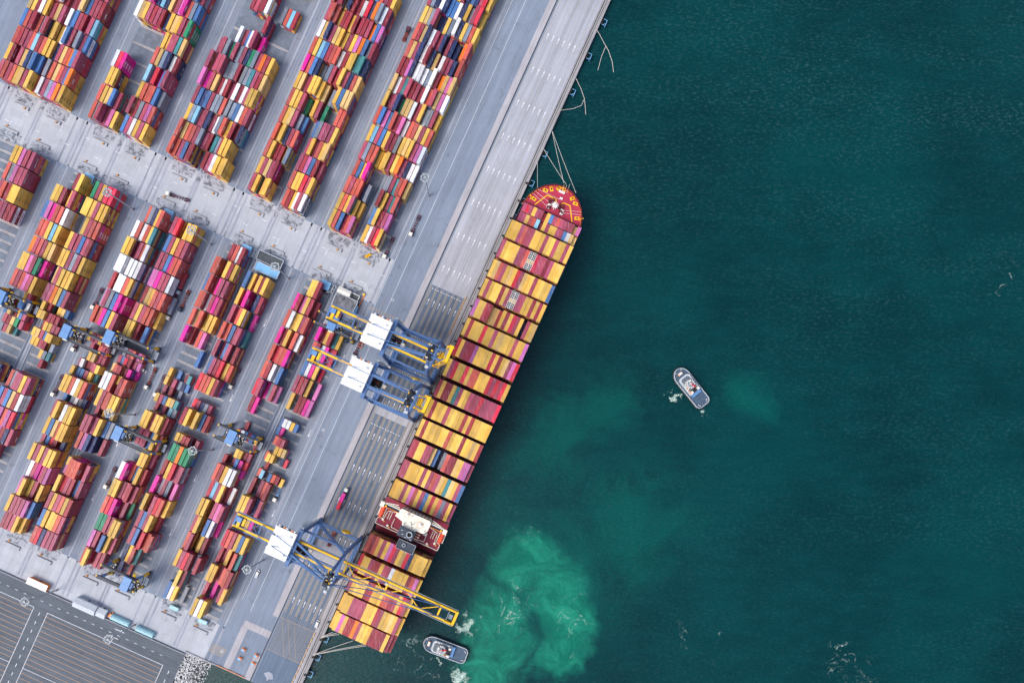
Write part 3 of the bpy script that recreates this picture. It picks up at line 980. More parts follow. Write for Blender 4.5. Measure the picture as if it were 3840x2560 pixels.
water.data.materials.append(wm)
# ================================================================ CONTAINER SHIP
VC = -10.4
ship = empty('container_ship', Q(VC, 0, 0), label='long maroon-decked container ship moored at the quay, bow to the top', cat='ship')
deck_line = [(-226.8,20),(-222,22.0),(-205,22.5),(-60,22.5),(45,22.5),(62,22.5),(75,22.2),(86.9,21.4),(93,19.6),(98.5,16.6),(103,12.2),(106.2,6.6),(107.6,0)]
water_line = [(-215,9),(-212,14),(-190,21.5),(-60,22.5),(20,22.5),(45,20),(58,15.5),(70,10.5),(76,7.8),(82,5.4),(87,3.2),(91,1.4),(94,0)]
def ring(line, z): return [(-w, u, z) for u, w in line] + [(w, u, z) for u, w in line[-2::-1]]
def loft(rings, mb, m=0):
    n = len(rings[0])
    for a, b in zip(rings, rings[1:]): mb.add(list(a) + list(b), [(i, i+1, n+i+1, n+i) for i in range(n-1)] + [(n-1, 0, n, 2*n-1)], m)
mb = MB(); r0, r1 = ring(water_line, -7), ring(deck_line, 11.6)
mid = [tuple(a[i]*.62 + b[i]*.38 for i in range(3)) for a, b in zip(r0, r1)]
mid = [(x, y, 1.0) for x, y, z in mid]
loft([r0, mid, r1], mb); mb.build('hull', M_hull, ship)
mb = MB(); mb.sheet([(x, y) for x, y, z in r1], 11.5)
deck = mb.build('main_deck', M_maroon, ship)
# bluish side walls beside the first bays, raised forecastle with its bulwark
fc = [p for p in deck_line if p[0] >= 86.8]
fpoly = [(-w,u) for u,w in fc] + [(w,u) for u,w in fc[-2::-1]]
mb = MB().prism(fpoly, 11.55, 19.0); mb.build('forecastle_deck', mat('forecastle_red', (172,46,74), .55, noise=.1, nscale=.5), ship)
mb = MB()
for i in range(len(fpoly)-1):
    a, b = fpoly[i], fpoly[i+1]; mb.beam((a[0]*.995,a[1]*.999,19.6), (b[0]*.995,b[1]*.999,19.6), .4, 1.3)
for i in range(len(fpoly)-1):
    a, b = Vector(fpoly[i]), Vector(fpoly[i+1]); n = max(1, int((b-a).length/1.3))
    for k in range(n): q = a.lerp(b, k/n)*.985; mb.cbox(q.x, q.y+.9*(1-.985)*90*.0, 19, .3, .9, 1.2, 1)
mb.build('bulwark', [M_marod, M_orange], ship)
mb = MB().box(-21.6,21.6,86.0,86.8,11.6,21.2); mb.build('breakwater', M_marod, ship)
M_lash = mat('lashing_bridge_steel', (48,22,30), .7, noise=.3, nscale=.8)
mb = MB()
for sx in (-1, 1):
    st = [(86.8,21.3),(75,22.3),(62,22.9),(50,23.1)]
    for a, b in zip(st, st[1:]): mb.beam((sx*a[1],a[0],13.6),(sx*b[1],b[0],13.6), .35, 4.4)
mb.build('side_bulwark', M_hull, ship)
def FS(cx, cy, z=19.0):
    v, u = PQ(1700+cx/3.92, 650+cy/3.92, z); return v - VC, u
def line_on(mb, pts, w, z0, z1, m=0):
    for a, b in zip(pts, pts[1:]): mb.beam((a[0],a[1],(z0+z1)/2),(b[0],b[1],(z0+z1)/2), w, z1-z0, m)
mb = MB()
line_on(mb, [FS(*p) for p in ((1195,462),(1380,322),(1505,380),(1515,475),(1530,490),(1620,435),(1715,478),(1745,715))], .75, 19.0, 19.12)
line_on(mb, [FS(*p) for p in ((1115,310),(1145,345),(1132,385))], .5, 19.0, 19.9); line_on(mb, [FS(*p) for p in ((1910,668),(1860,680),(1850,705))], .5, 19.0, 19.9)
mb.build('walkway_marking', M_yel, ship)
for cx, cy, a in ((1355,250,.35),(1443,230,1.45),(1553,220,-.6),(1628,235,1.5),(1182,375,.6),(1752,370,-.3),(1795,447,.35),(1816,662,0)):
    x, y = FS(cx, cy); mb = MB(); aa = -a + ANG
    mb.cbox(x, y, 19.0, 3.4, 2.2, .12, 0, aa); mb.cbox(x, y, 19.12, 1.5, .5, .25, 1, aa); mb.cbox(x, y, 19.12, .4, 1.0, .3, 1, aa)
    mb.build('deck_fitting_plate', [M_yel, M_dark], ship)
for cx, cy, s in ((1440,425,1),(1570,510,1),(1400,500,.7),(1585,570,.7)):
    x, y = FS(cx, cy); w = empty('mooring_winch', (x, y, 19), .4 if cx < 1500 else -.3); w.parent = ship
    mb = MB().box(-2.0*s,2.0*s,-1.5*s,1.5*s,0,.5)
    for k in (-1.4,0,1.4): mb.box((k-.5)*s,(k+.5)*s,-1.2*s,1.2*s,.5,1.5)
    mb.build('winch_base', M_marod, w)
    mb = MB().tube([(-1.8*s,1.6*s,1.1),(1.8*s,1.6*s,1.1)], .75*s, 10); mb.build('drum', M_copper if s == 1 else M_offw, w)
mb = MB()
for cx, cy in ((1570,272),(1612,290),(1580,375),(1410,470),(1385,505),(1580,555),(1580,600)):
    x, y = FS(cx, cy); mb.cbox(x-.4, y, 19, .9, 1.3, 1.2); mb.cbox(x+.7, y, 19, .9, 1.3, 1.0)
mb.build('bollard_pairs', M_white, ship)
x, y = FS(1475, 530); mb = MB()
mb.cyl(x, y, 19, 30, .45, 10); mb.cyl(x, y, 27.2, 27.7, 1.6, 18)
for k in range(12): a = k*PI/6; mb.beam((x,y,27.5),(x+2.5*math.cos(a),y+2.5*math.sin(a),27.5),.34)
mb.build('foremast', M_white, ship)
mb = MB()
for a, b in (((1160,290),(1380,495)),((1200,265),(1440,460)),((1240,240),(1560,390)),((1600,550),(1885,572)),((1600,590),(1885,618)),((1625,175),(1590,300)),((1665,180),(1625,300)),((1712,165),(1665,300))):
    p, q = FS(*a), FS(*b); mb.tube([(p[0],p[1],20.0),(q[0],q[1],19.9)], .09, 5)
mb.build('deck_ropes', M_offw, ship)
# lashing bridges: dark frames in the gaps between the bays
for k in range(len(BAYS)):
    un = ship_u(BAYS[k][0]); mb = MB(); y = un + 1.15
    if k == 0: continue
    mb.box(-22.6,22.6,y-.35,y+.35,23.0,23.25)
    for i in range(19): mb.box(-22.3+i*2.472-.1,-22.3+i*2.472+.1,y-.3,y+.3,11.5,23.0)
    for z in (15.5, 19.2): mb.box(-22.5,22.5,y-.3,y+.3,z,z+.15)
    for i in range(0,19,6): mb.box(-22.3+i*2.472-.9,-22.3+i*2.472-.7,y-.4,y+.4,23.2,24.0,1)
    mb.build('lashing_bridge', [M_lash, M_orange], ship)
mb = MB()
for upx, *_ in BAYS: un = ship_u(upx); mb.box(-22.2,22.2,un-12.2,un,11.5,13.28)
mb.box(-20,20,69.5,84.5,11.5,13.28)
mb.build('hatch_covers', M_lash, ship)
# ---- superstructure (local y = u, x from the centre line)
sup = empty('superstructure', (0, -142, 11.5), 0); sup.parent = ship
def sy(u): return u + 142
mb = MB(); mb.box(-22.6,22.6,sy(-151.5),sy(-133),0,14.5,0)
mb.build('deckhouse', [M_cream], sup)
mb = MB().box(-22.9,22.9,sy(-152),sy(-132.8),14.5,14.7); mb.build('boat_deck', mat('boat_deck_maroon', (132,30,58), .6, noise=.15, nscale=.6), sup)
mb = MB()
for pts in ([(-22.7,-151.7),(-22.7,-147.6),(-18.6,-146.6),(-18.2,-141.6)],[(22.7,-151.7),(22.7,-147.6),(18.6,-146.6),(18.2,-141.6)],[(-22.7,-151.8),(-5,-151.8)],[(5,-151.8),(22.7,-151.8)],[(-12,-144),(-12,-150),(-5,-150.5)],[(12,-144),(12,-150),(7,-150.5)],[(-18.2,-141),(-11.5,-139.5)],[(18.2,-141),(11.5,-139.5)],[(-16.5,-141),(-16.5,-146)],[(-15,-141),(-15,-146)],[(16.5,-141),(16.5,-146)],[(15,-141),(15,-146)]):
    line_on(mb, [(a, sy(b)) for a, b in pts], .34, 14.7, 15.6)
mb.build('railing', M_cream, sup)
bri = MB(); hp = [(-9.6,-134.2),(-8.6,-133.4),(10.2,-133.4),(11.4,-134.6),(11.4,-139.8),(9.4,-142.4),(5.4,-142.4),(4.6,-143.2),(-4.6,-143.2),(-5.4,-140.6),(-9.6,-139.4)]
bri.prism([(x, sy(y)) for x, y in hp], 14.7, 31.6)
bri.prism([(x*1.03, sy(y)+.0+(.3 if y > -134 else 0)) for x, y in hp], 31.6, 34.4, 0)
br = bri.build('bridge', [M_cream], sup)
mb = MB().box(-10.0,11.0,sy(-133.05),sy(-132.95),32.2,33.6); mb.build('bridge_window', M_glass, br)
mb = MB()
for k in range(5):
    for j in range(8): mb.box(-8.6+j*2.4,-7.4+j*2.4,sy(-133.42),sy(-133.32),16.6+k*3,17.8+k*3)
mb.build('cabin_window', M_glass, br)
mb = MB()
for x, y, r in ((-4.5,-135.4,.9),(5.8,-138.0,.9),(-1.5,-135.0,.4),(9.6,-141,.5),(-4.4,-141.6,.5)):
    mb.cyl(x, sy(y), 34.4, 36.0, r*.6, 12); mb.cyl(x, sy(y), 36.0, 37.0, r, 12)
for x, y in ((-4.5,-135.4),(5.8,-138.0)):
    for i in range(18):
        a, b = 2*PI*i/18, 2*PI*(i+1)/18; mb.beam((x+2*math.cos(a),sy(y)+2*math.sin(a),34.5),(x+2*math.cos(b),sy(y)+2*math.sin(b),34.5),.14,.1,1)
mb.cyl(1.2, sy(-139.2), 34.4, 44, .3, 8); mb.beam((-1.6,sy(-139.2),41),(4,sy(-139.2),41),.25); mb.beam((-.6,sy(-138.2),34.5),(1.8,sy(-141.8),34.5),.3,.2,2)
mb.build('radar_mast', [M_white, M_orange, M_dark], br)
for sx in (-1, 1):
    mb = MB(); x0, x1 = sorted((sx*10, sx*22.9))
    mb.box(x0,x1,sy(-136.6),sy(-134.9),31.2,31.5,1); mb.box(x0,x1,sy(-134.9),sy(-134.4),31.2,32.7,0); mb.box(x0,x1,sy(-136.95),sy(-136.6),31.2,32.5,2)
    c0, c1 = sorted((sx*20.6, sx*23.3)); mb.box(c0,c1,sy(-137.4),sy(-134.2),31.2,33.2,0); mb.cyl(sx*19.4, sy(-136), 31.5, 33, .55, 10, 3)
    mb.beam((sx*11,sy(-134.6),26),(sx*21,sy(-134.6),31),.5,.5,0); mb.beam((sx*11,sy(-133.6),31.2),(sx*20.8,sy(-134.2),31.6),.5,.5,0); mb.beam((sx*12,sy(-132.4),31.2),(sx*21,sy(-134.4),31.8),.4,.4,0)
    mb.build('bridge_wing', [M_cream, M_navy, M_orange, M_yel], sup)
mb = MB().box(-5.3,5.2,sy(-149.2),sy(-143.3),14.7,38.0,0); fu = mb.build('funnel', [mat('funnel_dark_blue', (52,62,78), .5, noise=.25, nscale=.7)], sup)
mb = MB()
for i in range(20):
    a, b = 2*PI*i/20, 2*PI*(i+1)/20; mb.beam((2.2+1.7*math.cos(a),sy(-145.6)+1.7*math.sin(a),39.0),(2.2+1.7*math.cos(b),sy(-145.6)+1.7*math.sin(b),39.0),.45,2.0)
mb.build('exhaust_pipe', M_lgrey, fu); MB().cyl(2.2, sy(-145.6), 38.0, 38.2, 1.6, 18).build('exhaust_mouth', M_black, fu)
mb = MB()
for x, y in ((-3.4,-144.8),(-2.2,-147),(.2,-148.2),(3.6,-148.4)): mb.cyl(x, sy(y), 38, 39.2, .3, 8); mb.cbox(x+.4, sy(y), 38, .8, .5, .6)
mb.build('vent', M_lgrey, fu)
mb = MB().box(-2.4,8.4,sy(-157.4),sy(-152.2),0,31,0); mb.box(-3.0,9.0,sy(-157.9),sy(-151.6),31,31.3,1); fb = mb.build('aft_casing', [M_marod, mat('casing_dark_blue', (52,62,78), .5, noise=.25, nscale=.7)], sup)
mb = MB()
for i in range(18):
    a, b = 2*PI*i/18, 2*PI*(i+1)/18; mb.beam((1.4+1.0*math.cos(a),sy(-154.4)+1.0*math.sin(a),31.9),(1.4+1.0*math.cos(b),sy(-154.4)+1.0*math.sin(b),31.9),.4,1.3)
line_on(mb, [(-2.9,sy(-157.8)),(-2.9,sy(-151.7)),(8.9,sy(-151.7)),(8.9,sy(-157.8)),(-2.9,sy(-157.8))], .18, 31.3, 32.3)
mb.build('casing_railing', M_lgrey, fb)
mb = MB().box(5.4,8.2,sy(-149.5),sy(-142.6),14.7,26,0)
for k in range(4): mb.box(5.2,8.4,sy(-149+k*1.7),sy(-148.7+k*1.7),26,26.2,1)
mb.build('stair_tower', [M_copper, M_cream], sup)
for x, y in ((-19,-147.5),(-14.5,-150),(14.5,-150.4),(19,-148)):
    MB().cyl(x, sy(y), 14.7, 16, .6, 12, 0).cyl(x, sy(y), 16, 16.3, .8, 12, 0).build('deck_vent', M_cream, sup); MB().cyl(x+1.2, sy(y)-.9, 14.7, 15.6, .4, 10).build('deck_drum', M_yel, sup)
MB().cbox(-11, sy(-140.6), 14.7, 2.6, 3, 2.2).build('deck_locker', M_cream, sup); MB().cbox(10.8, sy(-145), 14.7, 2, 2, 1.6).build('deck_locker', M_cream, sup)
for sx in (-1, 1):
    lb = empty('lifeboat', (sx*21.4, sy(-142.6), 12.2), 0); lb.parent = ship; lb.location = (sx*21.6, -142.8, 26.4)
    mb = MB(); rings = []
    for k in range(9):
        t = -1 + k/4; w = 1.55*math.sqrt(max(.02, 1-abs(t)**2.6)); rings.append([(w*math.cos(a), t*4.4, 1.3 + 1.25*math.sin(a)) for a in [2*PI*i/10 for i in range(10)]])
    for a, b in zip(rings, rings[1:]): mb.add(a + b, [(i,(i+1)%10,10+(i+1)%10,10+i) for i in range(10)])
    mb.build('boat_body', M_lboat, lb, smooth=True)
    MB().box(-.6,.6,-1.2,1.0,2.4,3.0).build('hatch', M_lboat, lb)
    MB().box(-2.2,-1.7,-3.4,3.4,0,.4).box(1.7,2.2,-3.4,3.4,0,.4).build('cradle', M_cream, lb)
mb = MB().box(-20,20,-226,-219,11.5,11.9)
for x in (-15,-8,8,15): mb.cbox(x, -224, 11.9, 2.4, 1.6, 1.3)
mb.build('mooring_deck', M_marod, ship)
# ================================================================ MOORING ROPES
def rope(name, pts, r, label, group=None):
    pts = [Vector(p) for p in pts]; b = pts[0].copy(); mb = MB().tube([p - b for p in pts], r, 6)
    o = mb.build(name, M_rope); o.location = b; return tag(o, label, 'rope', group)
def sag(a, b, d, n=8): return [a.lerp(b, t/n) - Vector((0,0,d*4*(t/n)*(1-t/n))) for t in range(n+1)]
k = 0
for (a, z0), (b, z1), lab in (
    (((1205.6,2388),.6),((1248,2369),9),'short mooring rope from the northern stern bollard to the stern, nearest the quay'),
    (((1205.6,2388),.6),((1263,2372),9),'middle mooring rope from the northern stern bollard to the ship stern'),
    (((1206,2389),.6),((1272,2377),9),'outer mooring rope from the northern stern bollard to the ship stern'),
    (((1174,2453.6),.6),((1324,2401),9),'upper long mooring rope from the southern stern bollard'),
    (((1174,2453.6),.6),((1366,2415),9),'middle long mooring rope from the southern stern bollard'),
    (((1174,2454.5),.6),((1374,2419),9),'lower long mooring rope from the southern stern bollard'),
    (((2071,494),.6),((2114.5,687),19.6),'longest mooring rope running south from the quay to the bow tip'),
    (((2037,556),.6),((2123,691),19.6),'mooring rope crossing the water from quay to bow, second of the bow ropes'),
    (((2015.5,606),.6),((2016,706),19.6),'straight short bow rope close beside the quay edge'),
    (((2072,494),.6),((2160,724),19.6),'outermost pale bow rope ending at the seaward side of the bow')):
    rope('mooring_rope', sag(P(*a, z0), P(*b, z1), 1.0), .17, lab, 'mooring ropes of the container ship')
for pts, lab in (([(2240,115),(2262,155),(2282,192),(2296,232),(2301,272)],'slack rope curving down into the water, northernmost along the quay'),
    ([(2271,176),(2256,212),(2242,264)],'short slack rope branching off below the northernmost one'),
    ([(2158,290),(2178,332),(2192,372),(2197,430)],'slack rope hanging off the quay in the middle of the bare wall'),
    ([(2105,414),(2150,408),(2180,396),(2190,375)],'slack rope looping back to the quay above the bow')):
    rope('slack_rope', [P(x, y, -.3 if i == 0 else -3.1) for i, (x, y) in enumerate(pts)], .2, lab, 'slack ropes in the water')

# ================================================================ QUAY CRANES
TX = {}
def text_on(mb, txt, size, mtx, m):
    if txt not in TX: TX[txt] = text_geo(txt)
    V, F = TX[txt]; mb.add([mtx @ Vector((x*size, y*size, 0)) for x, y, z in V], F, m)
def quay_crane(u, raised, label, trolley_x=-13.0):
    r = empty('quay_crane', Q(-54.7, u, 0), label=label, cat='crane', group='ship-to-shore cranes on the quay')
    xl, xw = -15.4, 15.4
    for x in (xl, xw):
        sb = MB().box(x-1.0,x+1.0,-13,13,2.6,4.4).build('sill_beam', M_blue, r)
        for sy_ in (-1, 1):
            mb = MB()
            for k in range(4):
                y = sy_*(12.4 - 2.0*k); mb.box(x-.5,x+.5,y-.85,y+.85,.9,2.6); 
                for d in (-.45,.45): mb.tube([(x-.3,y+d,.55),(x+.3,y+d,.55)], .5, 10, 1)
            mb.box(x-.7,x+.7,sy_*13.0-.5,sy_*13.0+.5,1.0,2.4,2)
            mb.build('bogie', [M_navy, M_tyre, M_yel], sb)
    for x, zt in ((xl,57.5),(xw,62)):
        for s in (-1, 1):
            mb = MB().beam((x,s*12.6,4.4),(x,s*12.2,17.5),2.5,2.0); mb.beam((x,s*12.2,17.5),(x,s*10.4,zt),2.1,1.8); mb.build('leg', M_blue, r)
    for s in (-1, 1):
        pb = MB().box(xl-1.2,xw+1.2,s*12.4-.9,s*12.4+.9,14.8,17.8).build('portal_beam', M_blue, r)
        mb = MB()
        for side in (-1.2, 1.2):
            yy = s*12.4 + side; mb.beam((xl,yy,18.6),(xw,yy,18.6),.08); 
            for k in range(12): mb.beam((xl+k*2.8,yy,17.8),(xl+k*2.8,yy,18.6),.06)
        mb.build('handrail', M_lgrey, pb)
        MB().beam((xl+1,s*12.2,18),(xw-.5,s*10.6,60),1.4,1.4).build('diagonal_brace', M_blue, r)
        MB().beam((xl,s*10.6,48),(xw,s*10.6,48),1.2,1.2).build('upper_tie', M_blue, r)
    for x, z in ((xl,16.2),(xw,16.2)): MB().box(x-.9,x+.9,-12.4,12.4,z-1.2,z+1.2).build('lower_cross_beam', M_blue, r)
    MB().box(xl-1.2,xl+1.2,-12.2,12.2,55.6,58.2).build('upper_cross_beam', M_blue, r)
    MB().box(xw-1.1,xw+1.1,-11.4,11.4,60,62.4).build('upper_cross_beam', M_blue, r)
    # stairs on the landside leg
    mb = MB()
    for k in range(11):
        z = 18 + k*3.6; y = 13.9 + .1*k*-1; mb.cbox(xl-1.2, y, z, 3.0, 1.5, .12); mb.beam((xl-2.4,y+.5,z),(xl+.6,y+.5,z+3.6),.5,.1)
        for dx in (-2.7,.3): mb.beam((xl+dx,y+.7,z),(xl+dx,y+.7,z+1.1),.07)
        mb.beam((xl-2.7,y+.7,z+1.1),(xl+.3,y+.7,z+1.1),.07)
    mb.build('stairs', M_lgrey, r)
    # twin girders with walkways
    for s in (-1, 1):
        g = MB().box(-57.5,17.4,s*3.95-.62,s*3.95+.62,50.8,53.2).build('main_girder', M_yel, r)
        mb = MB().box(-57,17,s*5.3-.35,s*5.3+.35,52.4,52.55).box(-57,17,s*2.95-.14,s*2.95+.14,53.2,53.4)
        for k in range(26): mb.beam((-56+k*2.9,s*5.6,52.5),(-56+k*2.9,s*5.6,53.6),.07)
        mb.beam((-57,s*5.6,53.6),(17,s*5.6,53.6),.07); mb.build('girder_walkway', M_blue, g)
    mb = MB().box(-58.2,-56.6,-4.6,4.6,50.8,53); mb.box(-41,-40.2,-3.4,3.4,51.2,52.4)
    for a, b in ((-57,-49),(-49,-41)): mb.beam((a,-3.2,52),(b,3.2,52),.3); mb.beam((a,3.2,52),(b,-3.2,52),.3)
    for k in range(6): mb.beam((-56+k*1.6,-3.3,52.3),(-56+k*1.6,3.3,52.3),.16)
    mb.build('girder_cross_tie', M_blue, r)
    MB().cbox(-54.5,1.4,52.4,3.2,3.0,2.8).build('rope_anchor_house', M_ehous, r); MB().cbox(-54.2,-1.6,52.4,1.8,3.4,2.0).build('rope_drum', M_yel, r); MB().cbox(-51.4,.6,52.4,1.6,4.6,1.8).build('rope_drum', M_yel, r)
    rb = MB().box(-57,-49.6,-5.3,-4.7,53.2,53.5)
    for k in range(6): rb.cbox(-56.6+k*1.3, -5, 53.5, .7, .5, 1.5)
    rb.build('sheave_row', M_navy, r)
    # machine house: pale flat roof with a notched corner
    hp = [(-30.4,-9.1),(-16.3,-9.1),(-16.3,9.2),(-30.4,9.2),(-30.4,4.6),(-28.4,4.6),(-28.4,3.0),(-30.4,3.0)]
    h = MB().prism(hp, 54.0, 61.4, 0).box(-30.55,-16.15,-9.2,-8.95,61.4,61.6).box(-30.55,-16.15,9.05,9.3,61.4,61.6).build('machine_house', [M_white], r)
    mb = MB()
    for k in range(7): mb.cbox(-28.6+k*1.7, 9.9, 59.8, 1.0, .9, 1.2, k % 3)
    for k in range(3): mb.cbox(-30.9, -6+k*1.4, 57, .7, 1.0, 2.2, k % 2)
    mb.build('vent_unit', [M_white, M_navy, M_orange], h)
    MB().box(-24.7,-24.5,-2.2,2.6,61.4,61.55).box(-21.5,-21.35,-8.9,8.9,61.4,61.45).box(-27,-26.85,-8.9,4,61.4,61.45).box(-30,-16.5,-3.1,-2.95,61.4,61.46).box(-28,-16.5,3.1,3.25,61.4,61.46).cbox(-19,6.4,61.4,1.4,1.0,.5).cbox(-18.6,-6,61.4,1,1,.7).build('roof_seam', M_lgrey, h)
    # trolley with cab between the girders
    t = MB().box(trolley_x-4.6,trolley_x+4.6,-3.3,3.3,49.2,50.2,0)
    rr = random.Random(int(u))
    for k in range(46): t.cbox(trolley_x+rr.uniform(-4.2,4.2), rr.uniform(-3,3), 50.2, rr.uniform(.3,1.2), rr.uniform(.3,1.2), rr.uniform(.4,1.6), rr.choice((0,0,0,0,1,2)))
    tr = t.build('trolley', [M_black, M_lgrey, M_copper], r)
    MB().box(trolley_x+4.7,trolley_x+7.2,-1.3,1.3,46.4,49.4).build('operator_cab', M_offw, tr)
    if not raised:      # white lettering, too small to read, on the beam's north side
        mb = MB(); q = random.Random(5); x = xl + 5
        for k in range(24):
            if k == 15: x += 1.6
            w = q.uniform(.28,.5); mb.box(x,x+.12,13.3,13.36,16.2,17.4); mb.box(x,x+w,13.3,13.36,16.2+q.choice((0,.5,1)),16.45+q.choice((0,.5,.9))); x += w + .22
        mb.build('lettering', M_white, r)
    # apex frame
    ax = 15.6
    for s in (-1, 1):
        MB().beam((xw,s*10.4,62),(ax,s*3.2,89),1.5,1.5).build('apex_leg', M_blue, r)
        MB().beam((xl,s*4.2,58.2),(ax,s*3.0,89),1.25,1.25).build('back_stay', M_blue, r)
        MB().beam((-40,s*3.9,53.5),(ax-.6,s*2.2,89.4),.4,.4).build('rear_stay', M_blue, r)
    mb = MB().box(ax-2.0,ax+2.4,-5,5,88.4,89.2,0).box(ax-1.2,ax+1.2,-3.2,-1.8,89.2,91,1).box(ax-1.2,ax+1.2,1.8,3.2,89.2,91,1)
    for k in range(30): mb.cbox(ax+rr.uniform(-2.6,2.8), rr.uniform(-5.4,5.4), 89.2, rr.uniform(.3,1.3), rr.uniform(.3,1.3), rr.uniform(.4,1.6), rr.choice((1,1,1,2,0,3,4)))
    for p, q in (((-2.2,-5.2),(-2.2,5.2)),((2.6,-5.2),(2.6,5.2)),((-2.2,5.2),(2.6,5.2)),((-2.2,-5.2),(2.6,-5.2))): mb.beam((ax+p[0],p[1],90.2),(ax+q[0],q[1],90.2),.1,.1,2)
    mb.cbox(ax+1.0,-8.4,84,2.0,1.6,1.8,2)
    mb.build('apex_platform', [M_navy, M_black, M_lgrey, M_yel, M_blue], r)
    mb = MB(); mb.tube([(5.4,13.9,17.2),(5.3,14.7,17.3)], 3.1, 24, 0); mb.cbox(4.6,13.2,15.5,1.2,1.2,2.4,1); mb.build('cable_reel', [M_yel, M_offw], r)
    # boom
    def bm_(mb, p, q, w, h=None, m=0):
        def tf(c):
            x, y, z = c; x -= 17.6; z -= 52
            if raised: a = math.radians(81); x, z = x*math.cos(a) - z*math.sin(a), x*math.sin(a) + z*math.cos(a)
            return (x + 17.6, y, z + 52)
        a, b = Vector(tf(p)), Vector(tf(q)); d = (b-a).normalized()
        mb.beam(a, b, w, h, m, up=(0,0,1) if not raised or abs(d.y) > .5 else (1,0,0))
    BT = 94.5; mb = MB()
    for s in (-1, 1):
        for dz in (-1.0, 1.0): bm_(mb, (17.6,s*3.95,52+dz), (BT,s*3.95,52+dz), 1.0, .5)
        bm_(mb, (17.6,s*3.95,52), (BT,s*3.95,52), .7, 1.6)
    for x in (18.6, 47, 83.5, BT-.4): bm_(mb, (x,-4.4,52.4), (x,4.4,52.4), 1.1, 1.1)
    b = mb.build('boom', M_yel, r)
    mb = MB(); xs = [18.6, 28, 37, 47, 59, 71, 83.5]
    for i, (p, q) in enumerate(zip(xs, xs[1:])): bm_(mb, (p, 3.6 if i % 2 == 0 else -3.6, 52.8), (q, -3.6 if i % 2 == 0 else 3.6, 52.8), .5, .5)
    mb.build('boom_brace', M_yel, b)
    mb = MB()
    for s in (-1, 1): bm_(mb, (18,s*5.3,52.6), (BT,s*5.3,52.6), .5, .14, 0); bm_(mb, (18,s*2.9,53.4), (BT-6,s*2.9,53.4), .3, .3, 1)
    bm_(mb, (BT-5,-3,53), (BT-5,3,53), .5, .5, 0); bm_(mb, (BT-3,-1.5,53), (BT-3,1.5,53), 2.4, .5, 0)
    mb.build('boom_walkway', [M_grey, M_blue], b)
    bm2 = MB(); bm_(bm2, (BT,-4.6,52), (BT,4.6,52), 1.4, 2.6); bm_(bm2, (BT-6,-4.2,53), (BT-1,-4.2,53), .8, 1.2); bm_(bm2, (BT-6,4.2,53), (BT-1,4.2,53), .8, 1.2); bm2.build('boom_tip', M_yel, b)
    for s in (-1, 1):
        if not raised:
            for xt, y in ((46.8,3.2),(83.2,3.4)): MB().beam((ax+1,s*2.6,89),((ax+xt)/2,s*(2.6+y)/2,71.2),.42,.42).beam(((ax+xt)/2,s*(2.6+y)/2,71.2),(xt,s*y,53),.42,.42).build('fore_stay', M_blue, r)
        else:
            MB().beam((ax+1.5,s*2.6,89),(ax+7.5,s*3,97),.5,.8).beam((ax+7.5,s*3,97),(24,s*3.4,84),.5,.8).build('fore_stay', M_blue, r)
            MB().beam((ax+1.5,s*2,89.5),(27,s*3.4,113),.5,.8).build('fore_stay', M_blue, r)
            mb = MB().beam((20.5,s*4.9,60),(26.5,s*4.9,121),.3,.3)
            for k in range(12): mb.cbox(20.8+k*.5, s*(4.9-.1*(k%4)), 62+k*5, .8, .7, 1.2, 1)
            mb.build('boom_ladder', [M_navy, M_yel], r)
    return r
quay_crane(-38.0, True, 'northern blue and yellow quay crane with its boom raised')
quay_crane(-67.0, True, 'middle blue and yellow quay crane, boom raised, beside the northern one')
quay_crane(-181.5, False, 'southern quay crane with its yellow boom lowered across the ship')
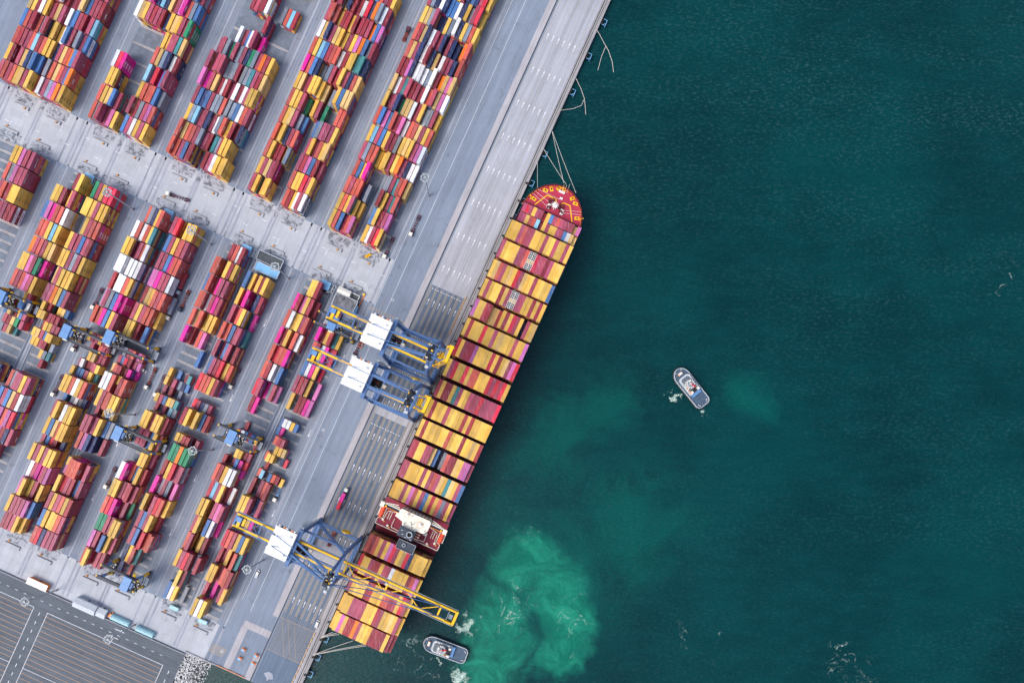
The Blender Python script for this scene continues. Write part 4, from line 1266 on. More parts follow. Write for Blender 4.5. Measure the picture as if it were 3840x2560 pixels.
# ================================================================ YARD GANTRIES (rubber tyred)
def yard_gantry(vc, u, tx, label, proto=[None]):
    if proto[0] is None:
        r = empty('yard_gantry_crane', (0,0,0)); proto[0] = r
        for s in (-1, 1):
            x = s*11.73
            sb = MB().box(x-.7,x+.7,-6.4,6.4,1.5,2.9).build('sill_beam', M_navy, r)
            for y in (-5.6,-3.6,3.6,5.6):
                mb = MB().tube([(x-.45,y,.8),(x+.45,y,.8)], .8, 12, 0).tube([(x-.5,y,.8),(x+.5,y,.8)], .35, 8, 1); mb.build('wheel', [M_tyre, M_lgrey], sb)
            for y in (-1, 1):
                mb = MB().beam((x,y*5.0,2.9),(x,y*4.5,11.0),1.5,1.3,0).beam((x,y*4.5,11.0),(x-s*.6,y*3.9,20.0),1.5,1.3,1); mb.build('leg', [M_yel, M_ehous], r)
            MB().beam((x,-4.6,8),(x,4.6,8),.5,.6).build('leg_tie', M_navy, r)
        for y in (-1, 1):
            g = MB().box(-13.2,13.2,y*3.9-.55,y*3.9+.55,19.6,21.4).build('girder', mat('gantry_girder_grey', (92,98,110), .6, noise=.2) if y < 0 else bpy.data.materials['gantry_girder_grey'], r)
            mb = MB().box(-13.4,13.4,y*4.95-.4,y*4.95+.4,20.6,20.7)
            for k in range(14): mb.beam((-13+k*2,y*5.3,20.7),(-13+k*2,y*5.3,21.7),.07)
            mb.beam((-13,y*5.3,21.7),(13,y*5.3,21.7),.08).box(-13,13,y*3.9-.09,y*3.9+.09,21.4,21.6)
            for s in (-1,1): mb.cbox(s*13.5, y*3.9, 19.9, .9, 1.2, 1.4, 1)
            mb.build('walkway', [M_dark, M_yel], g)
        MB().box(12.6,14.6,-2.8,2.6,2.9,5.6,0).box(12.5,14.7,-2.9,2.7,5.6,5.75,1).build('power_pack', [M_grey, M_lgrey], r)
        mb = MB()
        for k in range(7): mb.cbox(-12.2+(k%2)*.7, -2.5+k*.8, 2.9, .8, .6, 1+.2*(k%3), k%3)
        mb.build('electric_box', [M_navy, M_grey, M_offw], r)
        MB().beam((12.7,-2,3),(13.2,3.6,20.5),.5,.12).beam((12.7,2,3),(13.2,-3.4,20.5),.14,.14).build('stair', M_grey, r)
        t = empty('trolley', (0,0,21.6), 0); t.parent = r
        MB().box(-2.7,2.7,-4.6,4.6,.2,2.8,0).box(-2.85,2.85,-4.75,-.05,2.8,3.0,0).box(-2.85,2.85,.05,4.75,2.8,2.98,0).build('trolley_house', M_ehous, t)
        MB().box(2.8,4.6,-2.0,2.4,.2,2.2,0).build('hoist', M_blue, t)
        mb = MB(); rr = random.Random(9)
        for k in range(16): mb.cbox(rr.uniform(4.8,7.6), rr.uniform(-3.2,3.2), -.5, rr.uniform(.3,1), rr.uniform(.3,1), rr.uniform(.5,1.4), rr.choice((0,0,0,1)))
        mb.box(4.6,7.9,-3.5,3.5,-.7,-.5,0); mb.build('machinery', [M_black, M_offw, M_orange], t)
        MB().box(-1.5,1.5,-6.0,-4.9,-2.6,-.2).build('operator_cab', M_offw, t)
        sp = MB().box(-1.1,1.1,-5.8,5.8,-6.4,-5.9,0)
        for a in (-.9,.9):
            for b in (-2,2): sp.beam((a,b,-5.9),(a,b,.2),.08)
        sp.build('spreader', [M_yel], t)
    else:
        r = copy_tree(proto[0])
    place(r, Q(vc, u, 0)); tag(r, label, 'gantry crane', 'yard gantry cranes over the container rows')
    for ch in r.children:
        if ch.name.startswith('trolley'): ch.location.x = tx
    return r
yard_gantry(VS['C']+5.9, -121, -11.3, 'yard gantry with trolley house at its landward end, west of its overlapping twin')
yard_gantry(VS['C']+34.5, -112.5, -12.0, 'yard gantry with pale blue trolley house overlapping the neighbouring gantry')
yard_gantry(VS['D']+5.9, -169, -11.6, 'yard gantry beside the green containers, trolley at its landward end')
yard_gantry(VS['E']+5.9, -140, -1.5, 'yard gantry with trolley house near mid span, over the block nearest the quay')
yard_gantry(VS['D']+33.0, -259, 8.0, 'southernmost yard gantry standing at the end of the block by the end road')
yard_gantry(VS['E']+36.2, -42, -1.0, 'yard gantry partly under the girder of the northern quay crane')
yard_gantry(VS['B']+5.9, -118, 0, 'westernmost yard gantry at the edge of the photo, over short containers')

# ================================================================ VEHICLES
def truck(px, py, head, label, cabm=None, chm=None, load=None, L=13.0, cat='truck', low=False):
    """terminal tractor with a skeletal trailer; (px, py) is the cab, head the driving direction in the port grid (degrees, 0 = north-east)"""
    p = P(px, py, 1.5); p.z = .06
    r = empty('terminal_truck', p, -ANG - math.radians(head), label=label, cat=cat, group='terminal trucks')
    cabm = cabm or M_offw; chm = chm or M_chass
    cab = MB().box(-1.25,1.25,-.9,1.6,.9,3.1,0).box(-1.15,1.15,-.7,1.3,3.1,3.25,0).box(-1.2,1.2,-2.2,-.9,.9,1.6,1).build('cab', [cabm, M_dark], r)
    MB().box(-1.1,1.1,1.6,1.64,1.9,2.9).box(-1.27,-1.25,-.5,1.2,2.0,2.9).box(1.25,1.27,-.5,1.2,2.0,2.9).build('windscreen', M_glass, cab)
    mb = MB().box(-.62,-.38,-2.0-L,.8,.85,1.15).box(.38,.62,-2.0-L,.8,.85,1.15)
    for k in range(7): y = -2.4 - k*(L-1)/6; mb.box(-1.2,1.2,y-.22,y+.22,.95,1.28)
    for k in (-3.1, -L-.9): mb.box(-1.25,1.25,k-.5,k+.5,1.0,1.42)
    mb.build('trailer_frame', chm, r)
    for y in (.6, -2.6, -L+1.2, -L+.0):
        for s in (-1, 1): MB().tube([(s*.75,y,.55),(s*1.2,y,.55)], .52, 12).build('wheel', M_tyre, r)
    if load:
        Lc, ch, off, lab = load
        (V, F, k) = tpl(Lc, 2.6, True); me = mesh_np('shipping_container', V, F); col_attr(me, face_cols(k, lin(PAL[ch]))); me.materials.append(m_ct)
        o = bpy.data.objects.new('shipping_container', me); COL.objects.link(o)
        q = Matrix.Rotation(-ANG - math.radians(head), 3, 'Z') @ Vector((0, off, 1.44)); place(o, p + q, -ANG - math.radians(head)); tag(o, lab, 'container', 'containers carried on trucks')
    return r
truck(633,728,-97,'white-cabbed truck with an empty maroon trailer crossing the middle concrete road')
truck(350,1151,180,'white-cabbed truck with empty trailer beside the white containers, third road from the quay')
truck(676,1160,180,'blue-cabbed truck with an empty orange-trimmed trailer, second road inland', M_navy, M_copper)
truck(632,1191,180,'truck carrying an open grey box, parked tight against the plum containers', None, None, (12.19,'G',-8.4,'grey container on a truck parked beside the second road inland'))
truck(672,1096,180,'blue and white truck carrying a dark red container above the grey one', M_lgrey, None, (12.19,'r',-8.4,'dark red container on a truck at the side of the second road inland'))
truck(277,1309,180,'white-cabbed truck under the legs of the westernmost of the paired gantries')
truck(201,1477,180,'white-cabbed truck with empty trailer beside yellow containers, third road inland')
truck(551,1450,180,'white-cabbed truck with an orange-trimmed trailer below a small white van', None, M_copper)
truck(585,1478,180,'truck pulling away between the short containers, cab beside yellow boxes')
truck(867,1449,180,'white-cabbed truck waiting at the foot of the block next to brick red containers')
truck(399,1822,180,'lone white-cabbed truck with empty trailer on the road near magenta boxes')
truck(1298,1838,0,'truck hauling a magenta and a red short container along the quay lanes', None, None, (6.06,'p',-5.2,'magenta short container on the truck on the quay lanes'))
(V, F, k_) = tpl(6.06, 2.6, True); me = mesh_np('shipping_container', V, F); col_attr(me, face_cols(k_, lin(PAL['R']))); me.materials.append(m_ct)
o = bpy.data.objects.new('shipping_container', me); COL.objects.link(o); pp = P(1298,1838,1.5); pp.z = 1.5
place(o, pp + Matrix.Rotation(-ANG,3,'Z') @ Vector((0,-11.4,0))); tag(o, 'bright red short container at the rear of the truck on the quay lanes', 'container', 'containers carried on trucks')
truck(1032,1871,180,'truck with a bright blue trailer beside brick red containers', None, M_ehous, (6.06,'y',-12.4,'yellow short container on the rear of the blue trailer'))
truck(1443,961,180,'white-cabbed truck with empty plum trailer at the corner of the northern block')
truck(1541,878,180,'white-cabbed truck with empty plum trailer on the main quay road')
truck(1326,1335,180,'dark truck with an orange frame under the machine house of the northern crane', M_lgrey, M_chass)
truck(1299,1277,180,'dark blue truck tucked in below the gantry beside the northern quay crane', M_navy)
truck(1255,1996,0,'dark red low truck waiting under the portal of the southern quay crane', M_copper, M_copper, L=9)
truck(1531,112,0,'small dark red truck on the road between the northern blocks', M_chass, M_copper, L=7)
def car(px, py, head, name, label, cat, L=4.8, body=None, bed=False, box=False):
    r = empty(name, P(px, py, 0), -ANG - math.radians(head), label=label, cat=cat)
    b = MB().prism([(-.92,-L/2+.2),(-.8,-L/2),(.8,-L/2),(.92,-L/2+.2),(.92,L/2-.5),(.7,L/2),(-.7,L/2),(-.92,L/2-.5)], .4, .95)
    if bed: b.box(-.9,.9,-L/2+.1,-L*.1,.95,1.25)
    b.build('body', body or M_white, r)
    y0, y1 = (-L*.1, L*.28) if bed else (-L*.42, L*.25)
    cb = MB().box(-.82,.82,y0,y1,.95,1.75 if not box else 2.3).build('cabin', body or M_white, r)
    MB().add([(-.8,y1+.02,1.7),(.8,y1+.02,1.7),(.8,y1+.6,.98),(-.8,y1+.6,.98)],[(0,3,2,1)]).box(-.84,.84,y0+.2,y1-.15,1.2,1.6).build('window', M_glass, cb)
    if bed: MB().box(-.72,.72,-L/2+.25,-L*.13,1.25,1.28).build('load_bed', M_lgrey, r)
    for s in (-1,1):
        for y in (-L*.3, L*.3): MB().tube([(s*.65,y,.36),(s*.95,y,.36)], .36, 12).build('wheel', M_tyre, r)
    return r
car(966,2150,0,'pickup_truck','white pickup with a covered bed on the quay road below the southern crane','pickup',5.6,None,True)
car(1190,2337,0,'pickup_truck','white pickup parked beside the yellow criss-cross box','pickup',5.4,None,True)
car(540,1388,100,'small_van','small white van stopped beside a gantry and magenta containers','van',4.6,None,False,True)
car(418,2302,20,'yellow_car','yellow car parked between the grey shed and the pale blue cabin','car',4.4,M_orange)
for i, (x, y, lab) in enumerate(((915,2433,'orange lashing cage with pale blue roof, farthest north-west of the four'),(962,2455,'orange lashing cage beside the crane rail, upper of the two there'),(901,2466,'orange lashing cage, lower one of the pair nearer the block'),(951,2485,'orange lashing cage beside the crane rail, lower of the two there'))):
    r = empty('lashing_cage', P(x, y, 0), -ANG, label=lab, cat='cage', group='lashing cages on the apron'); r.scale = (.62,.62,.8)
    MB().box(-2.1,1.4,-1.4,.7,2.3,2.5).build('roof', M_roofb, r)
    mb = MB()
    for a in (-2,-.4,1.2,2.4):
        for b in (-1.3,1.4): mb.beam((a,b,0),(a,b,2.2),.16)
    for b in (-1.3,1.4,.1): mb.beam((-2,b,2.2),(2.4,b,2.2),.2); mb.beam((-2,b,.3),(2.4,b,.3),.16)
    for a in (-2,-.4,1.2,2.4): mb.beam((a,-1.3,2.2),(a,1.4,2.2),.2)
    mb.box(-2,2.4,-1.3,1.4,.05,.1); mb.build('frame', M_orange, r)
# ================================================================ LIGHT MASTS
M_mast = mat('galvanised_mast', (158,168,172), .5, noise=.1)
mast0 = empty('light_mast', (0,0,0), 0)
MB().cyl(0,0,0,.7,.7,8).build('base', M_copper, mast0)
MB().cyl(0,0,.7,34.2,.55,10,0,.34).build('pole', M_mast, mast0)
mb = MB()
for s in (-1, 1):
    mb.box(-2.3,2.3,s*2.3-.22,s*2.3+.22,34,34.4); mb.box(s*2.3-.22,s*2.3+.22,-2.3,2.3,34,34.4)
    mb.box(-2.3,2.3,s*.8-.12,s*.8+.12,34,34.3); mb.box(s*.8-.12,s*.8+.12,-2.3,2.3,34,34.3)
mb.cyl(0,0,33.6,35,.8,8); hd = mb.build('lamp_head', M_mast, mast0)
mb = MB()
for k in range(8): a = k*PI/4; mb.cbox(2.6*math.cos(a), 2.6*math.sin(a), 33.4, .8, .8, .6, 0, a)
mb.build('floodlight', M_lgrey, hd)
for i, (x, y, lab) in enumerate(((501,786,'light mast standing in the road by the third block south of the middle road'),(793,918,'light mast by the yellow containers, second of the row along the middle road'),
    (1085.7,1045,'light mast beside the blue-roofed building, lamp head over its flat roof'),(506,1555,'light mast leaning over yellow containers in the middle of the yard'),
    (798,1686,'light mast with its head beside the green containers'),(987.5,2099,'light mast on the quay road next to the southern crane machine house'),
    (213.5,2211,'light mast at the car park edge beside the orange and white shed'),(504.5,2342,'light mast over the car park between two pale blue cabins'),(1608,735,'light mast on the main quay road beside the northern block'))):
    o = mast0 if i == 0 else copy_tree(mast0)
    o.location = P(x, y, 0); o.rotation_euler = (0,0,-ANG + .2*i); tag(o, lab, 'light mast', 'tall light masts of the terminal')
# ================================================================ BUILDINGS
first = None
for s, lab in (('B','leftmost in the row'),('C','second of the row, by a plum container'),('D','beside the long blue-roofed building'),('E','nearest the quay cranes')):
    if first is None:
        r = first = empty('substation_kiosk', (0,0,0))
        w = MB().box(-3.1,3.1,-2.5,2.5,0,4.6).build('wall', M_grey, r); MB().box(-1,0,-2.55,-2.5,.1,2.2).build('door', M_navy, w)
        MB().add([(-3.5,-2.9,4.6),(3.5,-2.9,4.6),(3.5,2.9,5.2),(-3.5,2.9,5.2),(-3.5,-2.9,4.4),(3.5,-2.9,4.4),(3.5,2.9,5.0),(-3.5,2.9,5.0)],[(0,1,2,3),(7,6,5,4),(4,5,1,0),(5,6,2,1),(6,7,3,2),(7,4,0,3)]).build('roof', M_roofb, r)
        mb = MB()
        for x in (3.6,5.2,6.9):
            for y in (-2.9,-.2,2.6): mb.beam((x,y,0),(x,y,3.2),.16)
            mb.beam((x,-2.9,3.2),(x,2.6,3.2),.28)
        for y in (-2.9,-.2,2.6): mb.beam((3.6,y,3.2),(6.9,y,3.2),.28)
        mb.box(3.7,5.1,-2.6,2.4,.3,1.6); mb.beam((-3,-3.6,.4),(4,-3.6,3.2),1.0,.14); mb.build('steel_frame', M_lgrey, r)
        MB().box(-3.1,3.3,-4.4,-3.0,0,2.4).build('transformer', M_black, r)
    else: r = copy_tree(first)
    place(r, Q(VS[s] + 14.3, -18.6, 0)); tag(r, 'small blue-roofed kiosk at a block head, ' + lab, 'kiosk', 'blue-roofed kiosks along the middle road')
def shed(name, v, u, sx, sy_, h, wallm, roofm, label, gable=0.0, rim=None, cat='building'):
    r = empty(name, Q(v, u, 0), label=label, cat=cat)
    w = MB().box(-sx/2,sx/2,-sy_/2,sy_/2,0,h).build('wall', wallm, r)
    MB().box(-.6,.6,sy_/2,sy_/2+.05,0,2.2).build('door', M_dark, w)
    a, b = sx/2+.25, sy_/2+.25
    if gable: MB().add([(-a,-b,h),(a,-b,h),(a,0,h+gable),(-a,0,h+gable),(-a,b,h),(a,b,h)],[(0,1,2,3),(3,2,5,4),(0,3,4),(1,5,2)]).build('roof', roofm, r)
    else: MB().box(-a,a,-b,b,h+.002,h+.2).build('roof', roofm, r)
    if rim:
        mb = MB()
        for s in (-1,1): mb.box(-a,a,s*b-.2,s*b+.2,h+.2,h+.75); mb.box(s*a-.2,s*a+.2,-b+.2,b-.2,h+.2,h+.72)
        mb.build('parapet', rim, r)
    return r
M_dirty = asphalt('dirty_flat_roof', (112,114,120), streak=(.5,.3,1), amp=.95, tint=(.03,.03,.035))
M_dflat = mat('dark_flat_roof', (72,78,84), .8, noise=.4, nscale=.5)
shed('blue_roof_hall', -177.0, -25.9, 17.0, 5.6, 4.2, M_grey, M_roofb, 'long sky-blue roofed hall south of the middle road', 0, M_lgrey)
shed('flat_roof_store', -178.5, -18.2, 18.0, 6.2, 3.2, M_grey, M_dflat, 'dark flat-roofed store with pale rim behind the blue roof', 0, M_lgrey)
shed('white_gable_shed', -121.4, -17.4, 9.0, 4.2, 4.2, M_lgrey, M_offw, 'small white gabled shed beside the dirty flat roof near the cranes', 1.4)
shed('dirty_roof_store', -117.8, -24.2, 15.6, 8.4, 4.4, M_grey, M_dirty, 'flat store with a blotchy grey roof next to the northern quay crane', 0, M_lgrey)
shed('blue_lean_to', -109.6, -26.5, 1.6, 7.4, 3.2, M_teal, M_roofb, 'narrow pale blue lean-to along the blotchy roof')
shed('plant_enclosure', -113.6, -17.6, 5.4, 3.6, 2.4, M_lgrey, M_dflat, 'small open plant enclosure beside the white gabled shed', 0, M_offw)
shed('orange_white_shed', -233.8, -293.2, 14.6, 4.2, 3.6, M_orange, M_white, 'white-topped orange shed along the car park wall')
shed('grey_gable_shed', -196.6, -293.0, 16.2, 6.8, 4.2, M_lgrey, M_lgrey, 'larger grey gabled shed along the car park wall', 1.6)
shed('grey_gable_shed', -184.6, -293.0, 6.6, 6.2, 3.4, M_lgrey, M_lgrey, 'smaller grey gabled shed joined to the larger one', 1.2)
for v, u, L, lab in ((-170.9,-293.0,14.0,'pale blue rounded tank cabin beside the yellow car'),(-151.6,-293.0,13.2,'pale blue rounded tank cabin at the foot of the eastern light mast')):
    r = empty('tank_cabin', Q(v, u, 0), label=lab, cat='tank', group='pale blue tank cabins by the car park')
    n = 12; V = []
    for x in (-L/2, L/2): V += [(x, 2.1*math.cos(PI*k/(n-1)), 1.2 + 2.0*math.sin(PI*k/(n-1))) for k in range(n)]
    mb = MB().add(V, [(k,k+1,n+k+1,n+k) for k in range(n-1)] + [tuple(range(n-1,-1,-1)), tuple(range(n,2*n))]).box(-L/2,L/2,-2.1,2.1,0,1.2); mb.build('tank', M_teal, r)
    mb = MB()
    for k in range(7): x = -L/2+.8+k*(L-1.6)/6; mb.box(x-.12,x+.12,-2.15,2.15,.5,1.4); mb.cbox(x, 0, 3.15, .6, .6, .35)
    mb.build('band', M_lgrey, r)
for v, u, lab in ((-139.6,-269.2,'small pale blue box at the foot of the second block, by yellow containers'),(-117.4,-269.6,'small pale blue box at the foot of the block nearest the quay')):
    r = empty('service_box', Q(v, u, 0), label=lab, cat='box', group='pale blue service boxes at the block ends')
    MB().box(-3.2,3.2,-1.3,1.3,.2,2.7).build('body', M_teal, r); MB().box(-3.3,3.3,-1.35,-1.2,2.7,2.8).box(-3.3,3.3,1.2,1.35,2.7,2.8).build('roof_rail', M_lgrey, r)
# perimeter wall, end walls, orange cabinets, barriers
o = MB().box(-150,150,-.25,.25,0,1.3).build('perimeter_wall', M_conc); place(o, Q(-270,-296.4,0)); tag(o, 'long low concrete wall between the end road and the car park', 'wall')
o = MB().box(-11,11,-.3,.3,0,.7).build('edge_barrier', mat('barrier_orange', (206,142,110), .7, noise=.35)); place(o, Q(-85.5,-294.3,0)); tag(o, 'long faded orange barrier along the short south edge of the quay', 'barrier')
o = MB().box(-12,12,-.4,.4,0,.6).build('edge_kerb', M_conc); place(o, Q(-108.5,-294.5,0)); tag(o, 'low concrete edge kerb above the rubble stones', 'kerb')
M_ochre = mat('ochre_paint', (196,138,70), .7, noise=.2)
for s, v0 in VS.items():
    for off, hf in ((1.5,'landward'),(26,'seaward')):
        for u, e in ((9.6,'upper side of middle road'),(-9.4,'lower side of middle road'),(-276,'end road')):
            if s == 'A' and u < -100: continue
            w = MB().box(-5.8,5.8,-.25,.25,0,.9).box(5.4,5.8,-2.2,-.25,0,.9).build('end_wall', M_conc); place(w, Q(v0+off+6.5, u, 0), -ANG if u < 0 else -ANG + PI*0)
            tag(w, f"low concrete wall, {e}, {hf} half, strip {'EDCBA'.index(s)+1} from quay", 'wall', 'low walls at the container block ends')
            c = MB().cbox(0,0,0,1.3,.8,1.0,0).cbox(.4,.6,0,.6,.5,.7,0).build('end_cabinet', M_ochre); place(c, Q(v0+off+(3.0 if u < 0 else 9), u+1.5*(1 if u < 0 else -1), 0))
            tag(c, f"small ochre cabinet, {e}, {hf} half, strip {'EDCBA'.index(s)+1} from quay", 'cabinet', 'orange cabinets at the block ends')
k = 0
for us, lab in (([14 - 3.75*i for i in range(8)],'northern row opposite the cranes'),([-246.5 - 4.15*i for i in range(12)],'southern row at the quay end')):
    for i, u in enumerate(us):
        b = MB().box(-.3,.3,-1.55,1.55,0,.5).box(-.2,.2,-1.5,1.5,.5,.9).build('yellow_barrier', mat('barrier_yellow', (208,164,92), .7, noise=.2) if k == 0 else bpy.data.materials['barrier_yellow']); k += 1
        place(b, Q(-42.4, u, 0)); tag(b, f"yellow barrier block, {ORD[i+1]} from the top of the {lab}", 'barrier', 'yellow barrier blocks along the apron')
bo = MB().cyl(0,0,0,.5,.55,12).cyl(0,0,.5,.9,.8,12); bo0 = None
for i in range(30):
    u = 106 - 13.6*i
    if bo0 is None: o = bo0 = bo.build('bollard', M_black)
    else: o = bo0.copy(); COL.objects.link(o)
    place(o, Q(-36.6, u, .03)); tag(o, f"black mooring bollard on the quay edge, {ORD[i+1] if i < 30 else ''} from the north", 'bollard', 'bollards along the quay edge')
f0 = None
for i, (x, y) in enumerate(((2257,84),(2197,210),(2133,343),(2037,577),(1988,688),(1955,754),(1925,815),(1217,2392),(1186,2459),(1160,2523))):
    v, u = PQ(x, y, -1.5)
    if f0 is None:
        r = f0 = empty('quay_fender', (0,0,0))
        MB().box(-1.6,-.3,-1.9,1.9,-2.2,.3).build('rubber_block', M_tyre, r)
        mb = MB()
        for yy in (-2,2): mb.beam((-.4,yy,.2),(2.2,yy,.2),.22); mb.beam((2.2,yy,-2.6),(2.2,yy,.2),.22)
        mb.beam((2.2,-2,.2),(2.2,2,.2),.3); mb.beam((2.2,-2,-2.6),(2.2,2,-2.6),.3); mb.beam((.2,-2,.2),(2.2,-.4,.2),.16); mb.build('panel_frame', M_roofb, r)
        MB().box(2.0,2.15,-1.9,1.9,-2.6,.1).build('panel', M_navy, r)
    else: r = copy_tree(f0)
    place(r, Q(-34.1, u, -.6)); tag(r, f"rubber fender with pale blue frame on the quay wall, {ORD[i+1]} from the north", 'fender', 'fenders along the quay wall')
mb = MB()
for k in range(6): mb.tube([(k*.7-2,0,.3),(k*.7-2,.8,1.2)], .35, 8, 0)
mb.box(-2.4,2.4,-.6,.6,0,.5,0); o = mb.build('yellow_pump', M_yel); place(o, P(1381,960,0), -ANG+.9); tag(o, 'yellow pump set on the stained ground at the northern block end', 'pump')
o = MB().tube([(0,6,.4),(0.4,2,.4),(-.2,-4,.4),(-.8,-9,.4)], .35, 8).cyl(0,6.4,0,1.6,.8,10,1).build('orange_hose', [M_orange, M_yel]); place(o, P(1352,1137,0)); tag(o, 'orange hose with yellow drum beside the blotchy roofed store', 'hose')
o = MB()
for s in (-1,1): o.box(s*1.1-.15,s*1.1+.15,-5.5,5.5,.6,1.0)
for k in range(5): o.box(-1.2,1.2,-5.4+k*2.65,-5.1+k*2.65,.6,1.1)
o = o.build('spreader_frame', mat('spreader_orange', (226,120,64), .6)); place(o, P(1361,1277,0)); tag(o, 'orange spreader frame lying beside the northern crane machine house', 'spreader')

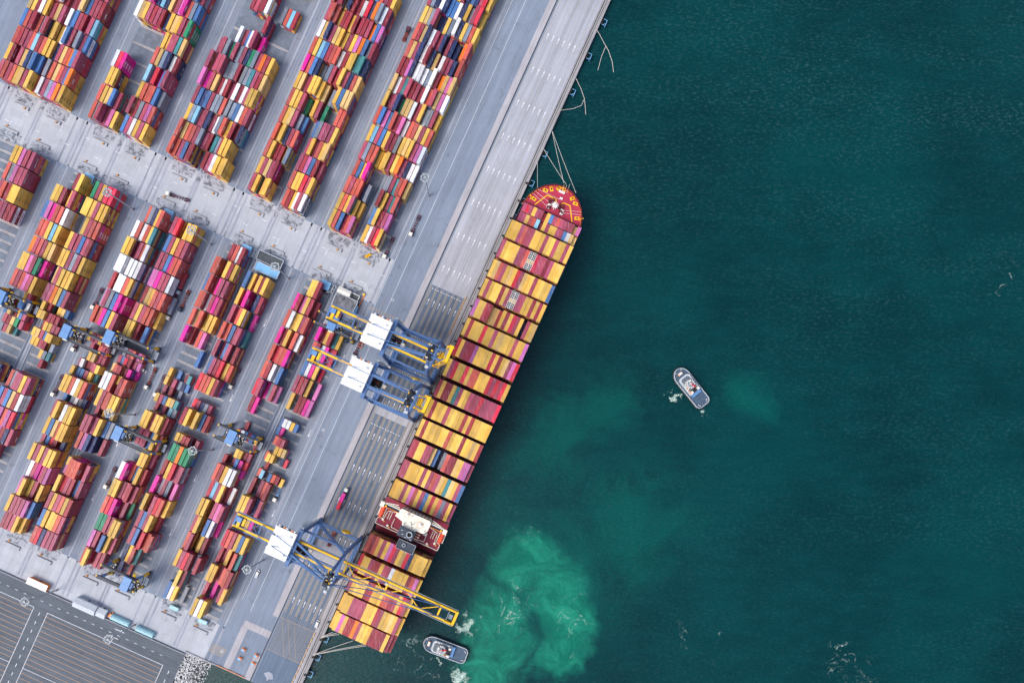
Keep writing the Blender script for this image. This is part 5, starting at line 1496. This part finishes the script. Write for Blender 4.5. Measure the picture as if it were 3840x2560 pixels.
# ================================================================ TUGS
def tug(px, py, ang, label, sc=1.0):
    r = empty('tug_boat', P(px, py, -3.3), ang, label=label, cat='tugboat', group='harbour tugs')
    L, W = 16.6, 5.9       # half length, half beam; bow at +x
    out = []
    for k in range(13): a = -PI/2 + PI*k/12; out.append((L-7.2 + 7.2*math.cos(a), W*math.sin(a)))
    out += [(-L+2.6,W*.97),(-L+.8,W*.82),(-L,W*.55),(-L,-W*.55),(-L+.8,-W*.82),(-L+2.6,-W*.97)]
    MB().prism([(x*.95,y*.93) for x,y in out], -1.5, 2.6).build('hull', mat('tug_hull_black', (30,34,42), .6) if not bpy.data.materials.get('tug_hull_black') else bpy.data.materials['tug_hull_black'], r)
    MB().prism([(x*.94,y*.92) for x,y in out], 2.6, 2.75).build('deck', bpy.data.materials.get('tug_deck_blue') or mat('tug_deck_blue', (66,86,106), .65, noise=.25, nscale=.8), r)
    mb = MB()
    for a, b in zip(out, out[1:]+out[:1]): mb.beam((a[0]*.955,a[1]*.945,3.0),(b[0]*.955,b[1]*.945,3.0),.42,1.1)
    mb.build('bulwark', M_lgrey, r)
    for i, (a, b) in enumerate(zip(out, out[1:]+out[:1])):
        pass
    mb = MB()
    for a, b in zip(out, out[1:]+out[:1]):
        A, B = Vector(a), Vector(b); n = max(1, int((B-A).length/1.1))
        for k in range(n):
            q = A.lerp(B, k/n); t = (B-A).normalized(); mb.tube([(q.x*.985,q.y*.985,2.0),(q.x*.985+t.x*.55,q.y*.985+t.y*.55,2.0)], .62, 8, 0)
    mb.build('tyre_fender', [bpy.data.materials.get('tug_fender_grey') or mat('tug_fender_grey', (74,70,72), .8, noise=.5, nscale=1.5)], r)
    MB().prism([(-4.4,-4.2),(8.4,-4.2),(9.6,-2.6),(9.6,2.6),(8.4,4.2),(-4.4,4.2)], 2.75, 5.4).build('deckhouse', M_lgrey, r)
    MB().prism([(-2.2,-3.3),(7.4,-3.3),(8.4,-2),(8.4,2),(7.4,3.3),(-2.2,3.3)], 5.4, 5.55).build('upper_deck', mat('tug_upper_deck', (92,104,114), .6, noise=.25, nscale=1), r)
    wh = [(4.2*.8*math.cos(2*PI*k/12)*1.0+2.6, 3.2*math.sin(2*PI*k/12)) for k in range(12)]
    w = MB().prism(wh, 5.55, 8.4).build('wheelhouse', M_white, r)
    mb = MB()
    for k in range(12):
        a, b = Vector(wh[k]), Vector(wh[(k+1)%12]); c = Vector((2.6,0)); a1, b1 = a.lerp(b,.14), a.lerp(b,.86); a1 = c+(a1-c)*1.01; b1 = c+(b1-c)*1.01
        mb.beam((a1.x,a1.y,7.6),(b1.x,b1.y,7.6),.12,1.1)
        a2, b2 = c+(a1-c)*.9, c+(b1-c)*.9; mb.beam((a2.x,a2.y,8.44),(b2.x,b2.y,8.44),.36,.1)
    mb.build('window', M_glass, w)
    MB().prism([(2.6+(x-2.6)*.72, y*.72) for x,y in wh], 8.4, 8.52).build('roof_panel', M_grey, w)
    mb = MB().cyl(3.0,.4,8.4,13,.18,8,0).beam((3,-1.6,11),(3,2.2,11),.2,.2,0).beam((1.6,.4,10),(4.4,.4,10),.2,.2,0).cyl(4.6,-.8,8.5,9.2,.5,10,0).box(.4,3.0,-1.0,-.3,8.55,9.4,1).box(-1.0,.4,-1.6,-.7,8.5,9.0,1)
    mb.build('mast', [M_white, M_red], w)
    for y in (-2.6,2.6): MB().cbox(-2.8,y,5.4,1.6,1.3,3.0).build('exhaust_stack', M_offw, r)
    MB().box(-4.2,-1.4,-1.9,1.9,5.4,5.9).build('engine_casing', M_dark, r)
    mb = MB()
    for k in range(14): q = random.Random(k+3); mb.cbox(q.uniform(-4,8), q.choice((-3.7,3.7,-2.9,2.9)), 5.4, .8, .6, .8, k % 3)
    mb.build('deck_gear', [M_white, M_offw, M_orange], r)
    MB().box(-6.6,-4.6,-3.9,3.4,2.75,4.6).build('rescue_boat', M_ehous, r)
    mb = MB().box(11.0,13.0,-1.5,1.5,2.75,3.4,0).tube([(12,-1.4,3.8),(12,1.4,3.8)], .8, 10, 1).box(11.4,12.6,-1.7,-1.4,2.75,4.4,2).box(11.4,12.6,1.4,1.7,2.75,4.4,2); mb.build('towing_winch', [M_lgrey, M_offw, M_orange], r)
    mb = MB().cyl(-13.4,3.4,2.75,3.6,.3,8).cyl(-13.4,-3.4,2.75,3.6,.3,8).cyl(-14.4,3.0,2.75,3.6,.3,8).cyl(-14.4,-3.0,2.75,3.6,.3,8).cyl(14.2,2.4,2.75,3.6,.3,8).cyl(14.2,-2.4,2.75,3.6,.3,8); mb.build('bitt', M_offw, r)
    return r
tug(2585, 1453, math.atan2(78, -62), 'tugboat alone in open water east of the ship, white wheelhouse and red stripe')
tug(1670, 2428, math.atan2(34, -92), 'tugboat behind the ship stern in churned green water, white wheelhouse')

# ================================================================ LIGHT, CAMERA
w = bpy.data.worlds.new('World'); C.world = w; w.use_nodes = True
nt = w.node_tree; sky = nt.nodes.new('ShaderNodeTexSky'); sky.sky_type = 'NISHITA'; sky.sun_disc = False
SUN_EL, SUN_AZ = math.radians(54), math.radians(245)       # azimuth clockwise from +Y
sky.sun_elevation = SUN_EL; sky.sun_rotation = SUN_AZ; sky.air_density = 1.0; sky.dust_density = 4.5; sky.ozone_density = 1.0
nt.links.new(sky.outputs[0], nt.nodes['Background'].inputs[0]); nt.nodes['Background'].inputs[1].default_value = 0.15
sl = bpy.data.lights.new('sun', 'SUN'); sl.energy = 0.9; sl.angle = math.radians(25); sl.color = (1, .975, .94)
so = bpy.data.objects.new('sun', sl); COL.objects.link(so)
dirn = Vector((math.sin(SUN_AZ)*math.cos(SUN_EL), math.cos(SUN_AZ)*math.cos(SUN_EL), math.sin(SUN_EL)))
so.rotation_euler = dirn.to_track_quat('Z', 'Y').to_euler(); so.location = dirn * 300
cd = bpy.data.cameras.new('camera'); cd.sensor_width = 36; cd.lens = 24; cd.clip_end = 20000; cd.clip_start = 1
co = bpy.data.objects.new('camera', cd); COL.objects.link(co); co.location = (0, 0, H)
cd.shift_x = (1920 - 1800) / 3840; cd.shift_y = (1635 - 1280) / 3840      # off-centre crop of a straight-down view
C.camera = co
C.view_settings.view_transform = 'Standard'; C.view_settings.look = 'None'; C.view_settings.exposure = 0.55
C.cycles.max_bounces = 5; C.cycles.use_denoising = True
